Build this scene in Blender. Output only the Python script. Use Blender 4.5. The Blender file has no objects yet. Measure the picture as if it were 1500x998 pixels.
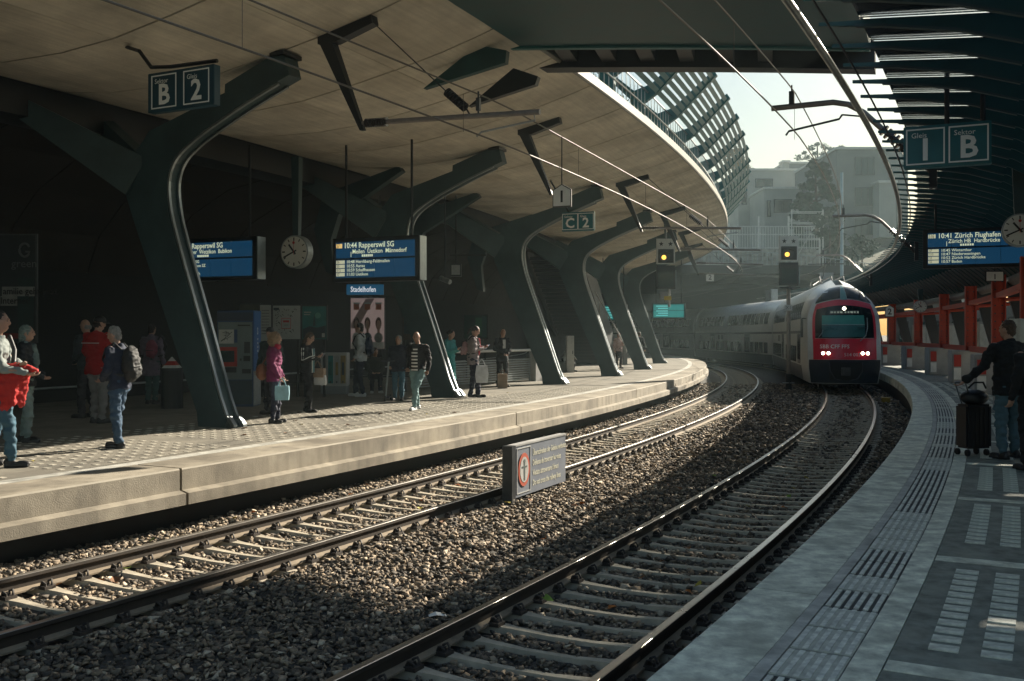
import bpy, bmesh, math, random
import numpy as np
from mathutils import Vector, Matrix
random.seed(7)
rng = np.random.default_rng(11)
R = math.radians
PI = math.pi
sc = bpy.context.scene
col = sc.collection

# ------------------------------------------------------------------ camera, sky, sun, exposure
cam_d = bpy.data.cameras.new('camera')
cam = bpy.data.objects.new('camera', cam_d)
col.objects.link(cam)
EYE = 1.65
cam.location = (0, 0, EYE)
cam.rotation_euler = (R(90), 0, 0)
cam_d.lens = 35.0
cam_d.sensor_width = 36.0
cam_d.sensor_fit = 'HORIZONTAL'
cam_d.shift_y = -0.006
cam_d.clip_start = 0.1
cam_d.clip_end = 4000
sc.camera = cam
SUN_EL, SUN_AZ = R(25.8), R(42.0)          # azimuth clockwise from +Y (the viewing direction)
world = bpy.data.worlds.new('World')
sc.world = world
world.use_nodes = True
wn = world.node_tree
bg = wn.nodes['Background']
sky = wn.nodes.new('ShaderNodeTexSky')
sky.sky_type = 'NISHITA'
sky.sun_disc = False
sky.sun_elevation = SUN_EL
sky.sun_rotation = SUN_AZ
sky.altitude = 400
sky.air_density = 1.8
sky.dust_density = 1.9
sky.ozone_density = 3.0
wn.links.new(sky.outputs[0], bg.inputs[0])
bg.inputs[1].default_value = 0.043
sun_d = bpy.data.lights.new('sun', 'SUN')
sun_d.energy = 4.9
sun_d.angle = R(0.5)
sun_d.color = (1.0, 0.90, 0.74)
sun = bpy.data.objects.new('sun', sun_d)
sv = Vector((math.sin(SUN_AZ) * math.cos(SUN_EL), math.cos(SUN_AZ) * math.cos(SUN_EL), math.sin(SUN_EL)))
sun.rotation_euler = sv.to_track_quat('Z', 'Y').to_euler()
sun.location = sv * 200
col.objects.link(sun)
vs = sc.view_settings
vs.view_transform = 'Standard'
vs.look = 'None'
vs.exposure = 1.35
vs.gamma = 1.0
vs.use_curve_mapping = False
sc.cycles.max_bounces = 7
sc.cycles.diffuse_bounces = 4
sc.cycles.glossy_bounces = 3
sc.cycles.transmission_bounces = 4
sc.cycles.transparent_max_bounces = 12
sc.cycles.volume_bounces = 0
sc.cycles.use_denoising = True
sc.cycles.sample_clamp_indirect = 4.0
sc.cycles.caustics_reflective = False
sc.cycles.caustics_refractive = False

# ------------------------------------------------------------------ the curve of the station (track 2 centre line)
_x0, _th0, _k0, _k1, _k2 = -8.98551356, 0.56098783, 7.17966194e-03, -9.54408439e-05, 1.74838318e-06
_S = np.arange(-30, 130.01, 0.25)
_Sc = np.clip(_S, -5, 100)
_th = _th0 - (_k0 * _Sc + _k1 * _Sc**2 / 2 + _k2 * _Sc**3 / 3)
_X = np.concatenate([[0], np.cumsum(np.sin((_th[1:] + _th[:-1]) / 2) * 0.25)])
_Y = np.concatenate([[0], np.cumsum(np.cos((_th[1:] + _th[:-1]) / 2) * 0.25)])
_i0 = int(round(30 / 0.25))
_X += _x0 - _X[_i0]
_Y += -_Y[_i0]
def TH(s): return float(np.interp(s, _S, _th))
def P(s, d, z=0.0):
    t = TH(s)
    return Vector((float(np.interp(s, _S, _X)) + d * math.cos(t), float(np.interp(s, _S, _Y)) - d * math.sin(t), z))
def N(s):
    t = TH(s); return Vector((math.cos(t), -math.sin(t), 0))
def T(s):
    t = TH(s); return Vector((math.sin(t), math.cos(t), 0))
F = 1458.0
def px(x, y, Y):                                   # the point seen at photo pixel (x, y) at distance Y
    return Vector(((x - 750) / F * Y, Y, EYE - (y - 490) / F * Y))
def gp(x, y, z=0.0):                               # the point seen at (x, y) on a level plane
    return px(x, y, F * (EYE - z) / (y - 490))
def pr(x, y, s):                                   # the point seen at (x, y) in the upright cross-section at s
    o = P(s, 0); n = N(s); a = (x - 750) / F
    e = (a * o.y - o.x) / (n.x - a * n.y)
    q = o + n * e
    return Vector((q.x, q.y, EYE - (y - 490) / F * q.y))
D1 = 4.239                                         # track 1 centre
ZR2, ZR1 = -0.566, -0.594                          # rail heads
DL, DR = -1.80, 5.904                              # platform edges

# ------------------------------------------------------------------ materials
_mats = {}
def mat(name, c, rough=0.6, metal=0.0, var=0.2, scale=4.0, bump=0.0, bscale=60.0, emit=None, estr=0.0, stain=0.0,
        stain_c=(0.02, 0.02, 0.018), uv=False, board=0.0, spec=0.5, trans=0.0, sx=(1, 1, 1), coat=0.0, streak=0):
    if name in _mats: return _mats[name]
    m = bpy.data.materials.new(name); m.use_nodes = True
    nt = m.node_tree; nd = nt.nodes; ln = nt.links
    b = nd['Principled BSDF']
    b.inputs['Roughness'].default_value = rough
    b.inputs['Metallic'].default_value = metal
    b.inputs['Specular IOR Level'].default_value = spec
    b.inputs['Transmission Weight'].default_value = trans
    b.inputs['Coat Weight'].default_value = coat
    tc = nd.new('ShaderNodeTexCoord')
    mp = nd.new('ShaderNodeMapping'); mp.inputs['Scale'].default_value = sx
    ln.new(tc.outputs['UV' if uv else 'Object'], mp.inputs[0])
    vec = mp.outputs[0]
    c4 = (c[0], c[1], c[2], 1)
    if var > 0:
        n1 = nd.new('ShaderNodeTexNoise'); n1.inputs['Scale'].default_value = scale; n1.inputs['Detail'].default_value = 7
        n1.inputs['Roughness'].default_value = 0.62
        ln.new(vec, n1.inputs['Vector'])
        mr = nd.new('ShaderNodeMapRange'); mr.inputs[1].default_value = 0.3; mr.inputs[2].default_value = 0.7
        mr.inputs[3].default_value = 1 - var; mr.inputs[4].default_value = 1 + var
        ln.new(n1.outputs[0], mr.inputs[0])
        mx = nd.new('ShaderNodeMix'); mx.data_type = 'RGBA'; mx.blend_type = 'MULTIPLY'
        mx.inputs[0].default_value = 1
        mx.inputs[6].default_value = c4
        ln.new(mr.outputs[0], mx.inputs[7])
        out = mx.outputs[2]
        if stain > 0:
            n2 = nd.new('ShaderNodeTexNoise'); n2.inputs['Scale'].default_value = scale * 0.35; n2.inputs['Detail'].default_value = 5
            ln.new(vec, n2.inputs['Vector'])
            m2 = nd.new('ShaderNodeMapRange'); m2.inputs[1].default_value = 0.48; m2.inputs[2].default_value = 0.72
            m2.inputs[3].default_value = 0; m2.inputs[4].default_value = stain
            ln.new(n2.outputs[0], m2.inputs[0])
            mx2 = nd.new('ShaderNodeMix'); mx2.data_type = 'RGBA'
            ln.new(m2.outputs[0], mx2.inputs[0]); ln.new(out, mx2.inputs[6]); mx2.inputs[7].default_value = (*stain_c, 1)
            out = mx2.outputs[2]
        if board > 0:
            w = nd.new('ShaderNodeTexNoise'); w.inputs['Scale'].default_value = 1.0; w.inputs['Detail'].default_value = 3
            mp2 = nd.new('ShaderNodeMapping'); mp2.inputs['Scale'].default_value = (0.5, 13.0, 1)
            ln.new(tc.outputs['UV' if uv else 'Object'], mp2.inputs[0]); ln.new(mp2.outputs[0], w.inputs['Vector'])
            m3 = nd.new('ShaderNodeMapRange'); m3.inputs[1].default_value = 0.35; m3.inputs[2].default_value = 0.65
            m3.inputs[3].default_value = 1 - board; m3.inputs[4].default_value = 1 + board
            ln.new(w.outputs[0], m3.inputs[0])
            mx3 = nd.new('ShaderNodeMix'); mx3.data_type = 'RGBA'; mx3.blend_type = 'MULTIPLY'; mx3.inputs[0].default_value = 1
            ln.new(out, mx3.inputs[6]); ln.new(m3.outputs[0], mx3.inputs[7])
            out = mx3.outputs[2]
        if streak > 0:                             # run-off streaks: noise stretched along world Z
            ws_ = nd.new('ShaderNodeTexNoise'); ws_.inputs['Scale'].default_value = 1.0; ws_.inputs['Detail'].default_value = 6
            mp4 = nd.new('ShaderNodeMapping'); mp4.inputs['Scale'].default_value = (5, 5, .5)
            ln.new(tc.outputs['Object'], mp4.inputs[0]); ln.new(mp4.outputs[0], ws_.inputs['Vector'])
            m5 = nd.new('ShaderNodeMapRange'); m5.inputs[1].default_value = .45; m5.inputs[2].default_value = .75; m5.inputs[3].default_value = 1; m5.inputs[4].default_value = .68
            ln.new(ws_.outputs[0], m5.inputs[0])
            mx5 = nd.new('ShaderNodeMix'); mx5.data_type = 'RGBA'; mx5.blend_type = 'MULTIPLY'; mx5.inputs[0].default_value = 1
            ln.new(out, mx5.inputs[6]); ln.new(m5.outputs[0], mx5.inputs[7]); out = mx5.outputs[2]
        ln.new(out, b.inputs['Base Color'])
        rr = nd.new('ShaderNodeMapRange'); rr.inputs[3].default_value = max(0.02, rough - 0.1); rr.inputs[4].default_value = min(1, rough + 0.1)
        ln.new(n1.outputs[0], rr.inputs[0]); ln.new(rr.outputs[0], b.inputs['Roughness'])
    else:
        b.inputs['Base Color'].default_value = c4
    if bump > 0:
        n3 = nd.new('ShaderNodeTexNoise'); n3.inputs['Scale'].default_value = bscale; n3.inputs['Detail'].default_value = 4
        ln.new(vec, n3.inputs['Vector'])
        bp = nd.new('ShaderNodeBump'); bp.inputs['Strength'].default_value = bump; bp.inputs['Distance'].default_value = 0.02
        ln.new(n3.outputs[0], bp.inputs['Height']); ln.new(bp.outputs[0], b.inputs['Normal'])
    if emit:
        b.inputs['Emission Color'].default_value = (*emit, 1)
        b.inputs['Emission Strength'].default_value = estr
    _mats[name] = m
    return m
M = {}
M['asphalt'] = mat('asphalt', (0.225, 0.205, 0.165), 0.85, var=0.22, scale=2.2, bump=0.25, bscale=160, stain=0.55, stain_c=(0.07, 0.068, 0.062))
M['asphalt_dark'] = mat('asphalt_dark', (0.19, 0.205, 0.175), 0.75, var=0.5, scale=8, bump=0.3, bscale=140, stain=0.8, stain_c=(0.33, 0.34, 0.28))
M['coping'] = mat('coping_concrete', (0.33, 0.29, 0.225), 0.85, var=0.35, scale=1.6, bump=0.25, bscale=70, stain=0.85, stain_c=(0.13, 0.11, 0.08), streak=1)
M['coping_grey'] = mat('coping_grey', (0.72, 0.73, 0.60), 0.7, var=0.45, scale=7.5, bump=0.4, bscale=60, stain=0.9, stain_c=(0.34, 0.35, 0.28), sx=(1, 1, 1))
M['paleline'] = mat('pale_line', (0.50, 0.49, 0.44), 0.8, var=0.35, scale=6, stain=0.6, stain_c=(0.2, 0.19, 0.17), bump=0.1)
M['tact'] = mat('tactile_white', (0.70, 0.70, 0.62), 0.75, var=0.4, scale=14, stain=0.5, stain_c=(0.28, 0.28, 0.26))
M['tact_base'] = mat('tactile_base', (0.05, 0.055, 0.055), 0.8, var=0.3, scale=9)
M['tact_worn'] = mat('tactile_worn', (0.48, 0.48, 0.41), 0.8, var=0.3, scale=9)
M['glass_block'] = mat('glass_block', (0.58, 0.60, 0.52), 0.5, var=0.4, scale=14, bump=0.05)
M['glass_block_tan'] = mat('glass_block_tan', (0.60, 0.56, 0.47), 0.5, var=0.3, scale=14)
M['soffit'] = mat('soffit_concrete', (0.71, 0.66, 0.56), 0.9, var=0.26, scale=0.8, bump=0.3, bscale=25, stain=0.55, stain_c=(0.42, 0.37, 0.29), uv=True, board=0.07)
M['joint'] = mat('joint_dark', (0.07, 0.06, 0.045), 0.9, var=0.2)
M['edge_conc'] = mat('edge_concrete', (0.38, 0.34, 0.27), 0.85, var=0.2, scale=2)
M['col'] = mat('column_steel', (0.034, 0.066, 0.072), 0.5, var=0.3, scale=1.5, bump=0.05, bscale=30, stain=0.4, stain_c=(0.05, 0.075, 0.075))
M['steel'] = mat('stainless', (0.30, 0.33, 0.34), 0.42, metal=1.0, var=0.12, scale=5)
M['teal'] = mat('teal_paint', (0.018, 0.125, 0.125), 0.5, var=0.2, scale=2)
M['teal_dark'] = mat('teal_dark', (0.010, 0.062, 0.066), 0.5, var=0.25, scale=2)
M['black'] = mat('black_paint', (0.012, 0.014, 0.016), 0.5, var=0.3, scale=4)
M['darkmetal'] = mat('dark_metal', (0.05, 0.055, 0.06), 0.45, metal=0.4, var=0.3, scale=5)
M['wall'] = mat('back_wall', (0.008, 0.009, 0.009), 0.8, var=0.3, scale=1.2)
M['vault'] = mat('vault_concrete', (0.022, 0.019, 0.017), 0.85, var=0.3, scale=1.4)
M['white'] = mat('white_paint', (0.75, 0.75, 0.72), 0.5, var=0.08, scale=5)
M['offwhite'] = mat('offwhite', (0.55, 0.55, 0.52), 0.5, var=0.15, scale=5)
M['grey'] = mat('grey_paint', (0.28, 0.29, 0.29), 0.5, var=0.15, scale=5)
M['zinc'] = mat('zinc', (0.33, 0.36, 0.37), 0.5, metal=0.5, var=0.25, scale=6)
M['navy'] = mat('sign_navy', (0.008, 0.05, 0.075), 0.35, var=0.12, scale=3)
M['navy2'] = mat('sign_teal', (0.010, 0.13, 0.16), 0.35, var=0.15, scale=3)
M['signtext'] = mat('sign_lettering', (0.86, 0.88, 0.86), 0.5, var=0)
M['ink'] = mat('black_ink', (0.01, 0.01, 0.012), 0.6, var=0)
M['red'] = mat('red_paint', (0.45, 0.03, 0.02), 0.45, var=0.15, scale=4)
M['redsteel'] = mat('red_steel', (0.42, 0.045, 0.016), 0.55, var=0.25, scale=2.5, bump=0.05)
M['conc_pale'] = mat('pale_concrete', (0.38, 0.38, 0.37), 0.85, var=0.2, scale=1.8, bump=0.1, stain=0.4, stain_c=(0.2, 0.2, 0.19))
M['rail_side'] = mat('rail_side', (0.05, 0.038, 0.028), 0.8, var=0.3, scale=5)
M['rail_foot'] = mat('rail_foot', (0.27, 0.215, 0.15), 0.85, var=0.3, scale=6)
M['rail_top'] = mat('rail_top', (0.50, 0.47, 0.43), 0.3, metal=0.9, var=0.15, scale=3)
M['sleeper'] = mat('sleeper', (0.50, 0.44, 0.34), 0.8, var=0.22, scale=6, bump=0.15, stain=0.5, stain_c=(0.17, 0.145, 0.11))
M['clip'] = mat('rail_clip', (0.045, 0.035, 0.028), 0.7, var=0.3, scale=20)
M['glass_dark'] = mat('dark_glass', (0.006, 0.010, 0.013), 0.08, var=0, spec=0.6)
M['ballast'] = mat('ballast_bed', (0.075, 0.068, 0.058), 0.95, var=0.5, scale=14, bump=1.0, bscale=32)
M['rust'] = mat('insulator_brown', (0.03, 0.025, 0.025), 0.3, var=0.1)
M['tube'] = mat('catenary_tube', (0.22, 0.20, 0.19), 0.5, metal=0.3, var=0.2, scale=8)
M['wire'] = mat('copper_wire', (0.14, 0.12, 0.10), 0.6, metal=0.0, var=0.1, scale=2)

# ------------------------------------------------------------------ mesh helpers
def rootmat(o):
    while o.parent: o = o.parent
    return Matrix.Translation(o.location) @ o.rotation_euler.to_matrix().to_4x4()
class MB:
    def __init__(s): s.v = []; s.f = []; s.m = []; s.uv = None
    def add(s, vs, fs, mi=0):
        o = len(s.v); s.v += [tuple(v) for v in vs]
        for f in fs: s.f.append(tuple(i + o for i in f)); s.m.append(mi)
        return s
    def box(s, c, d, rz=0.0, mi=0, mx=None, taper=1.0):
        x, y, z = d[0] / 2, d[1] / 2, d[2] / 2
        vs = []
        for k, sz in ((1.0, -z), (taper, z)):
            for (a, b) in ((-x, -y), (x, -y), (x, y), (-x, y)): vs.append(Vector((a * k, b * k, sz)))
        A = mx if mx is not None else Matrix.Rotation(rz, 3, 'Z')
        c = Vector(c)
        return s.add([A @ v + c for v in vs], [(0, 3, 2, 1), (4, 5, 6, 7), (0, 1, 5, 4), (1, 2, 6, 5), (2, 3, 7, 6), (3, 0, 4, 7)], mi)
    def prism(s, pts, off, mi=0):                  # closed polygon of points, extruded by off
        n = len(pts); off = Vector(off)
        vs = [Vector(p) for p in pts] + [Vector(p) + off for p in pts]
        fs = [tuple(range(n - 1, -1, -1)), tuple(range(n, 2 * n))] + [(i, (i + 1) % n, n + (i + 1) % n, n + i) for i in range(n)]
        return s.add(vs, fs, mi)
    def loft(s, rings, mi=0, cap=True, close=True):
        n = len(rings[0]); o = []
        for r in rings: o += [Vector(p) for p in r]
        fs = []
        for k in range(len(rings) - 1):
            for i in range(n if close else n - 1):
                j = (i + 1) % n
                fs.append((k * n + i, k * n + j, (k + 1) * n + j, (k + 1) * n + i))
        if cap and close:
            fs.append(tuple(range(n - 1, -1, -1))); fs.append(tuple((len(rings) - 1) * n + i for i in range(n)))
        return s.add(o, fs, mi)
    def tube(s, pts, r, seg=8, mi=0, r2=None):
        pts = [Vector(p) for p in pts]; rings = []
        up = Vector((0, 0, 1))
        n = len(pts)
        for i, p in enumerate(pts):
            t = (pts[min(i + 1, n - 1)] - pts[max(i - 1, 0)])
            if t.length < 1e-9: t = Vector((0, 0, 1))
            t.normalize()
            ref = up if abs(t.z) < 0.95 else Vector((1, 0, 0))
            a = t.cross(ref).normalized(); b = t.cross(a).normalized()
            rr = r[i] if isinstance(r, (list, tuple)) else (r if r2 is None else r + (r2 - r) * i / max(1, n - 1))
            rings.append([p + a * (rr * math.cos(2 * PI * k / seg)) + b * (rr * math.sin(2 * PI * k / seg)) for k in range(seg)])
        return s.loft(rings, mi)
    def ell(s, c, r, mx=None, mi=0, seg=12, rg=8):
        c = Vector(c); rings = []
        for j in range(1, rg):
            ph = -PI / 2 + PI * j / rg
            rings.append([Vector((r[0] * math.cos(ph) * math.cos(2 * PI * k / seg), r[1] * math.cos(ph) * math.sin(2 * PI * k / seg), r[2] * math.sin(ph))) for k in range(seg)])
        if mx is not None: rings = [[mx @ p for p in q] for q in rings]
        return s.loft([[p + c for p in q] for q in rings], mi)
    def disc(s, c, n, r, th, seg=28, mi=0):        # thick disc with axis n
        c = Vector(c); n = Vector(n).normalized()
        return s.tube([c - n * th / 2, c + n * th / 2], r, seg, mi)
    def build(s, name, ms, parent=None, smooth=False, local=False, bevel=0.0):
        me = bpy.data.meshes.new(name)
        vs = s.v
        if parent is not None and not local:
            A = rootmat(parent).inverted(); vs = [tuple(A @ Vector(v)) for v in vs]
        me.from_pydata(vs, [], s.f)
        if not isinstance(ms, (list, tuple)): ms = [ms]
        for m in ms: me.materials.append(M[m] if isinstance(m, str) else m)
        if len(ms) > 1: me.polygons.foreach_set('material_index', s.m)
        bm = bmesh.new(); bm.from_mesh(me)
        bmesh.ops.recalc_face_normals(bm, faces=bm.faces)
        if bevel > 0:
            bmesh.ops.bevel(bm, geom=[e for e in bm.edges if len(e.link_faces) == 2 and e.calc_face_angle(0) > 0.5], offset=bevel, segments=2, affect='EDGES')
        if smooth:
            for f in bm.faces: f.smooth = True
            for e in bm.edges:
                if len(e.link_faces) == 2 and e.calc_face_angle(0) > 0.7: e.smooth = False
        bm.to_mesh(me); bm.free()
        o = bpy.data.objects.new(name, me); col.objects.link(o)
        if parent is not None: o.parent = parent
        return o
def sweep(name, prof, s0, s1, ds, ms, parent=None, closed=True, smooth=False, pd=None, mi=None):
    n = max(1, int(round((s1 - s0) / ds))); ss = [s0 + (s1 - s0) * i / n for i in range(n + 1)]
    rings = [[P(s, (d + pd(s) if pd else d), z) for d, z in prof] for s in ss]
    k = len(prof); mb = MB(); mb.loft(rings, 0, cap=closed, close=closed)
    if mi is not None and closed:
        for q in range(n):
            for i in range(k): mb.m[q * k + i] = mi[i]
    A = None
    o = mb.build(name, ms, parent)
    me = o.data
    uvl = me.uv_layers.new(name='UVMap')
    arc = [0]
    for i in range(1, k): arc.append(arc[-1] + math.hypot(prof[i][0] - prof[i - 1][0], prof[i][1] - prof[i - 1][1]))
    uvs = np.zeros((len(me.loops), 2)); li = np.zeros(len(me.loops), dtype=np.int32); me.loops.foreach_get('vertex_index', li)
    uvs[:, 0] = np.array(ss)[li // k]; uvs[:, 1] = np.array(arc)[li % k]
    uvl.data.foreach_set('uv', uvs.ravel())
    if smooth:
        me.polygons.foreach_set('use_smooth', [True] * len(me.polygons))
    return o
def empty(name, loc=(0, 0, 0), rz=0.0):
    o = bpy.data.objects.new(name, None); col.objects.link(o); o.location = loc; o.rotation_euler = (0, 0, rz); o.empty_display_size = 0.2
    return o
def tag(o, label, cat, group=None):
    o['label'] = label; o['category'] = cat
    if group: o['group'] = group
    return o
def kind(o, k='structure', label=None):
    o['kind'] = k
    if label: o['label'] = label
    return o
def instance(o, parent, loc=None, rz=None, name=None):
    c = o.copy(); col.objects.link(c); c.parent = parent
    if loc is not None: c.location = loc
    if rz is not None: c.rotation_euler = (0, 0, rz)
    return c
_font = None
def text(s, size, m, parent, mx, name='lettering', align='LEFT', bold=0.0, sx=1.0, th=0.002):
    cu = bpy.data.curves.new('t', 'FONT'); cu.body = s; cu.size = size; cu.align_x = align; cu.align_y = 'CENTER'
    cu.offset = bold * size; cu.extrude = th / 2; cu.resolution_u = 2
    to = bpy.data.objects.new('t', cu); col.objects.link(to)
    me = bpy.data.meshes.new_from_object(to)
    bpy.data.objects.remove(to); bpy.data.curves.remove(cu)
    me.materials.clear(); me.materials.append(M[m] if isinstance(m, str) else m)
    A = rootmat(parent).inverted() @ mx @ Matrix.Diagonal((sx, 1, 1, 1))
    me.transform(A); me.name = name
    o = bpy.data.objects.new(name, me); col.objects.link(o); o.parent = parent
    return o
def plane_mx(o, right, normal):                    # text plane: x = right, y = up, z = towards the reader
    r = Vector(right).normalized(); n = Vector(normal).normalized(); u = n.cross(r).normalized()
    return Matrix(((r.x, u.x, n.x, o[0]), (r.y, u.y, n.y, o[1]), (r.z, u.z, n.z, o[2]), (0, 0, 0, 1)))
# ------------------------------------------------------------------ ground and ballast
def hb(s, d):                                      # height of the ballast bed
    z = -0.765 - 0.03 * max(0.0, min(1.0, (d - 1.4) / 1.4))
    z += 0.05 * math.exp(-((d - 2.1) / 0.55) ** 2)
    for dc in (0.0, D1): z += 0.07 * max(0, min(1, (abs(d - dc) - .93) / .12)) * max(0, min(1, (1.75 - abs(d - dc)) / .4))
    return z
g = MB(); g.add([(-2500, -2500, -1.05), (2500, -2500, -1.05), (2500, 2500, -1.05), (-2500, 2500, -1.05)], [(0, 1, 2, 3)])
kind(g.build('ground', mat('ground_soil', (0.08, 0.075, 0.06), 0.95, var=0.3, scale=0.2)))
ds_ = np.arange(-2.6, 6.31, 0.16); ss_ = np.arange(-12, 112, 0.4)
b = MB(); vs_ = []
for s in ss_:
    for d in ds_:
        p = P(s, d, hb(s, d) + 0.012 * math.sin(s * 3.1 + d * 5.0) * math.sin(d * 7.7 - s * 1.7) - 0.02); vs_.append(p)
nd_ = len(ds_)
b.add(vs_, [(i * nd_ + j, i * nd_ + j + 1, (i + 1) * nd_ + j + 1, (i + 1) * nd_ + j) for i in range(len(ss_) - 1) for j in range(nd_ - 1)])
kind(b.build('ballast_bed', 'ballast', smooth=True))
# loose stones
def stones():
    tv = []                                        # broken-stone shapes: hulls of a few points in a box
    while len(tv) < 16:
        h = bmesh.new()
        for q in range(9):
            c = [random.choice((-1, 1)) * random.uniform(.55, 1.0) for _ in range(3)]; h.verts.new((c[0] * 1.15, c[1] * .85, c[2] * .62))
        bmesh.ops.convex_hull(h, input=h.verts); bmesh.ops.delete(h, geom=[v for v in h.verts if not v.link_faces], context='VERTS')
        bmesh.ops.triangulate(h, faces=h.faces); h.verts.index_update()
        tv.append((np.array([v.co[:] for v in h.verts]), np.array([[v.index for v in f.verts] for f in h.faces]))); h.free()
    pts = []; rad = []
    for (a, c, dens, r0, r1) in ((-6, 13, 560, 0.014, 0.034), (13, 22, 380, 0.018, 0.038), (22, 34, 170, 0.026, 0.048), (34, 52, 60, 0.04, 0.062)):
        n = int((c - a) * 8.0 * dens); s = rng.uniform(a, c, n); d = rng.uniform(-2.05, 5.95, n); r = rng.uniform(r0, r1, n)
        th = np.interp(s, _S, _th); x = np.interp(s, _S, _X) + d * np.cos(th); y = np.interp(s, _S, _Y) - d * np.sin(th)
        z = -0.765 - 0.03 * np.clip((d - 1.4) / 1.4, 0, 1) + 0.05 * np.exp(-((d - 2.1) / 0.55) ** 2)
        for dc in (0.0, D1): z = z + 0.07 * np.clip((np.abs(d - dc) - .93) / .12, 0, 1) * np.clip((1.75 - np.abs(d - dc)) / .4, 0, 1)
        # keep the rail strips and the sleeper tops clear
        ok = np.ones(n, bool)
        for (dc, st) in ((0.0, 0.0), (D1, 0.2)):
            for e in (-0.75, 0.75): ok &= np.abs(d - dc - e) > 0.10
            ins = np.abs(d - dc) < 0.98; ph = np.abs(((s - st) / 0.40 + 0.5) % 1.0 - 0.5) * 0.40
            ok &= ~(ins & (ph < 0.05))
            z = np.where(ins, z - 0.008, z)
        u = 750 + F * x / np.maximum(y, .1); v = 490 + F * (EYE - z) / np.maximum(y, .1)
        ok &= (y > 2) & (u > -60) & (u < 1500) & (v < 1050)
        pts.append(np.stack([x, y, z], 1)[ok]); rad.append(r[ok])
    pts = np.concatenate(pts); rad = np.concatenate(rad); n = len(pts)
    VS, FS, TN, off = [], [], [], 0
    kk = rng.integers(0, len(tv), n)
    for t_ in range(len(tv)):
        sel = np.where(kk == t_)[0]; bv, bf = tv[t_]; m_ = len(sel); nv = len(bv); r = rad[sel]
        v = bv[None] * r[:, None, None] * rng.uniform(.75, 1.2, (m_, 1, 3))
        a = rng.uniform(0, 2 * PI, m_); t = rng.normal(0, 0.55, m_); c, s = np.cos(a)[:, None], np.sin(a)[:, None]; ct, st = np.cos(t)[:, None], np.sin(t)[:, None]
        y2 = v[:, :, 1] * ct - v[:, :, 2] * st; z2 = v[:, :, 1] * st + v[:, :, 2] * ct; x2 = v[:, :, 0]
        v = np.stack([x2 * c - y2 * s, x2 * s + y2 * c, z2], 2) + pts[sel][:, None, :] + np.array([0, 0, 1])[None, None] * (rng.uniform(-0.3, 0.7, m_) * r)[:, None, None]
        VS.append(v.reshape(-1, 3)); FS.append((bf[None] + (off + np.arange(m_) * nv)[:, None, None]).reshape(-1, 3)); TN.append(np.repeat(rng.uniform(0, 1, m_), len(bf))); off += m_ * nv
    v = np.concatenate(VS); f = np.concatenate(FS); tn = np.concatenate(TN); nf = len(f)
    me = bpy.data.meshes.new('ballast_stones')
    me.vertices.add(len(v)); me.vertices.foreach_set('co', v.ravel().astype(np.float32))
    me.loops.add(nf * 3); me.loops.foreach_set('vertex_index', f.ravel().astype(np.int32))
    me.polygons.add(nf); me.polygons.foreach_set('loop_start', np.arange(0, nf * 3, 3, dtype=np.int32))
    print('stone triangles', nf)
    at = me.attributes.new('tone', 'FLOAT', 'FACE'); at.data.foreach_set('value', tn.astype(np.float32))
    me.update(); me.validate()
    m = mat('ballast_stone', (0.2, 0.18, 0.15), 0.85, var=0.35, scale=30)
    nt = m.node_tree; an = nt.nodes.new('ShaderNodeAttribute'); an.attribute_name = 'tone'
    cr = nt.nodes.new('ShaderNodeValToRGB'); e = cr.color_ramp.elements
    e[0].color = (0.05, 0.044, 0.038, 1); e[1].color = (0.60, 0.50, 0.37, 1); e.new(0.5).color = (0.19, 0.15, 0.108, 1); e.new(0.85).color = (0.30, 0.225, 0.15, 1)
    nt.links.new(an.outputs['Fac'], cr.inputs[0])
    mixn = [q for q in nt.nodes if q.type == 'MIX'][0]; nt.links.new(cr.outputs[0], mixn.inputs[6])
    me.materials.append(m)
    o = bpy.data.objects.new('ballast_stones', me); col.objects.link(o); o['kind'] = 'stuff'
    return n
n_st = stones()
print('stones', n_st)
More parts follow.
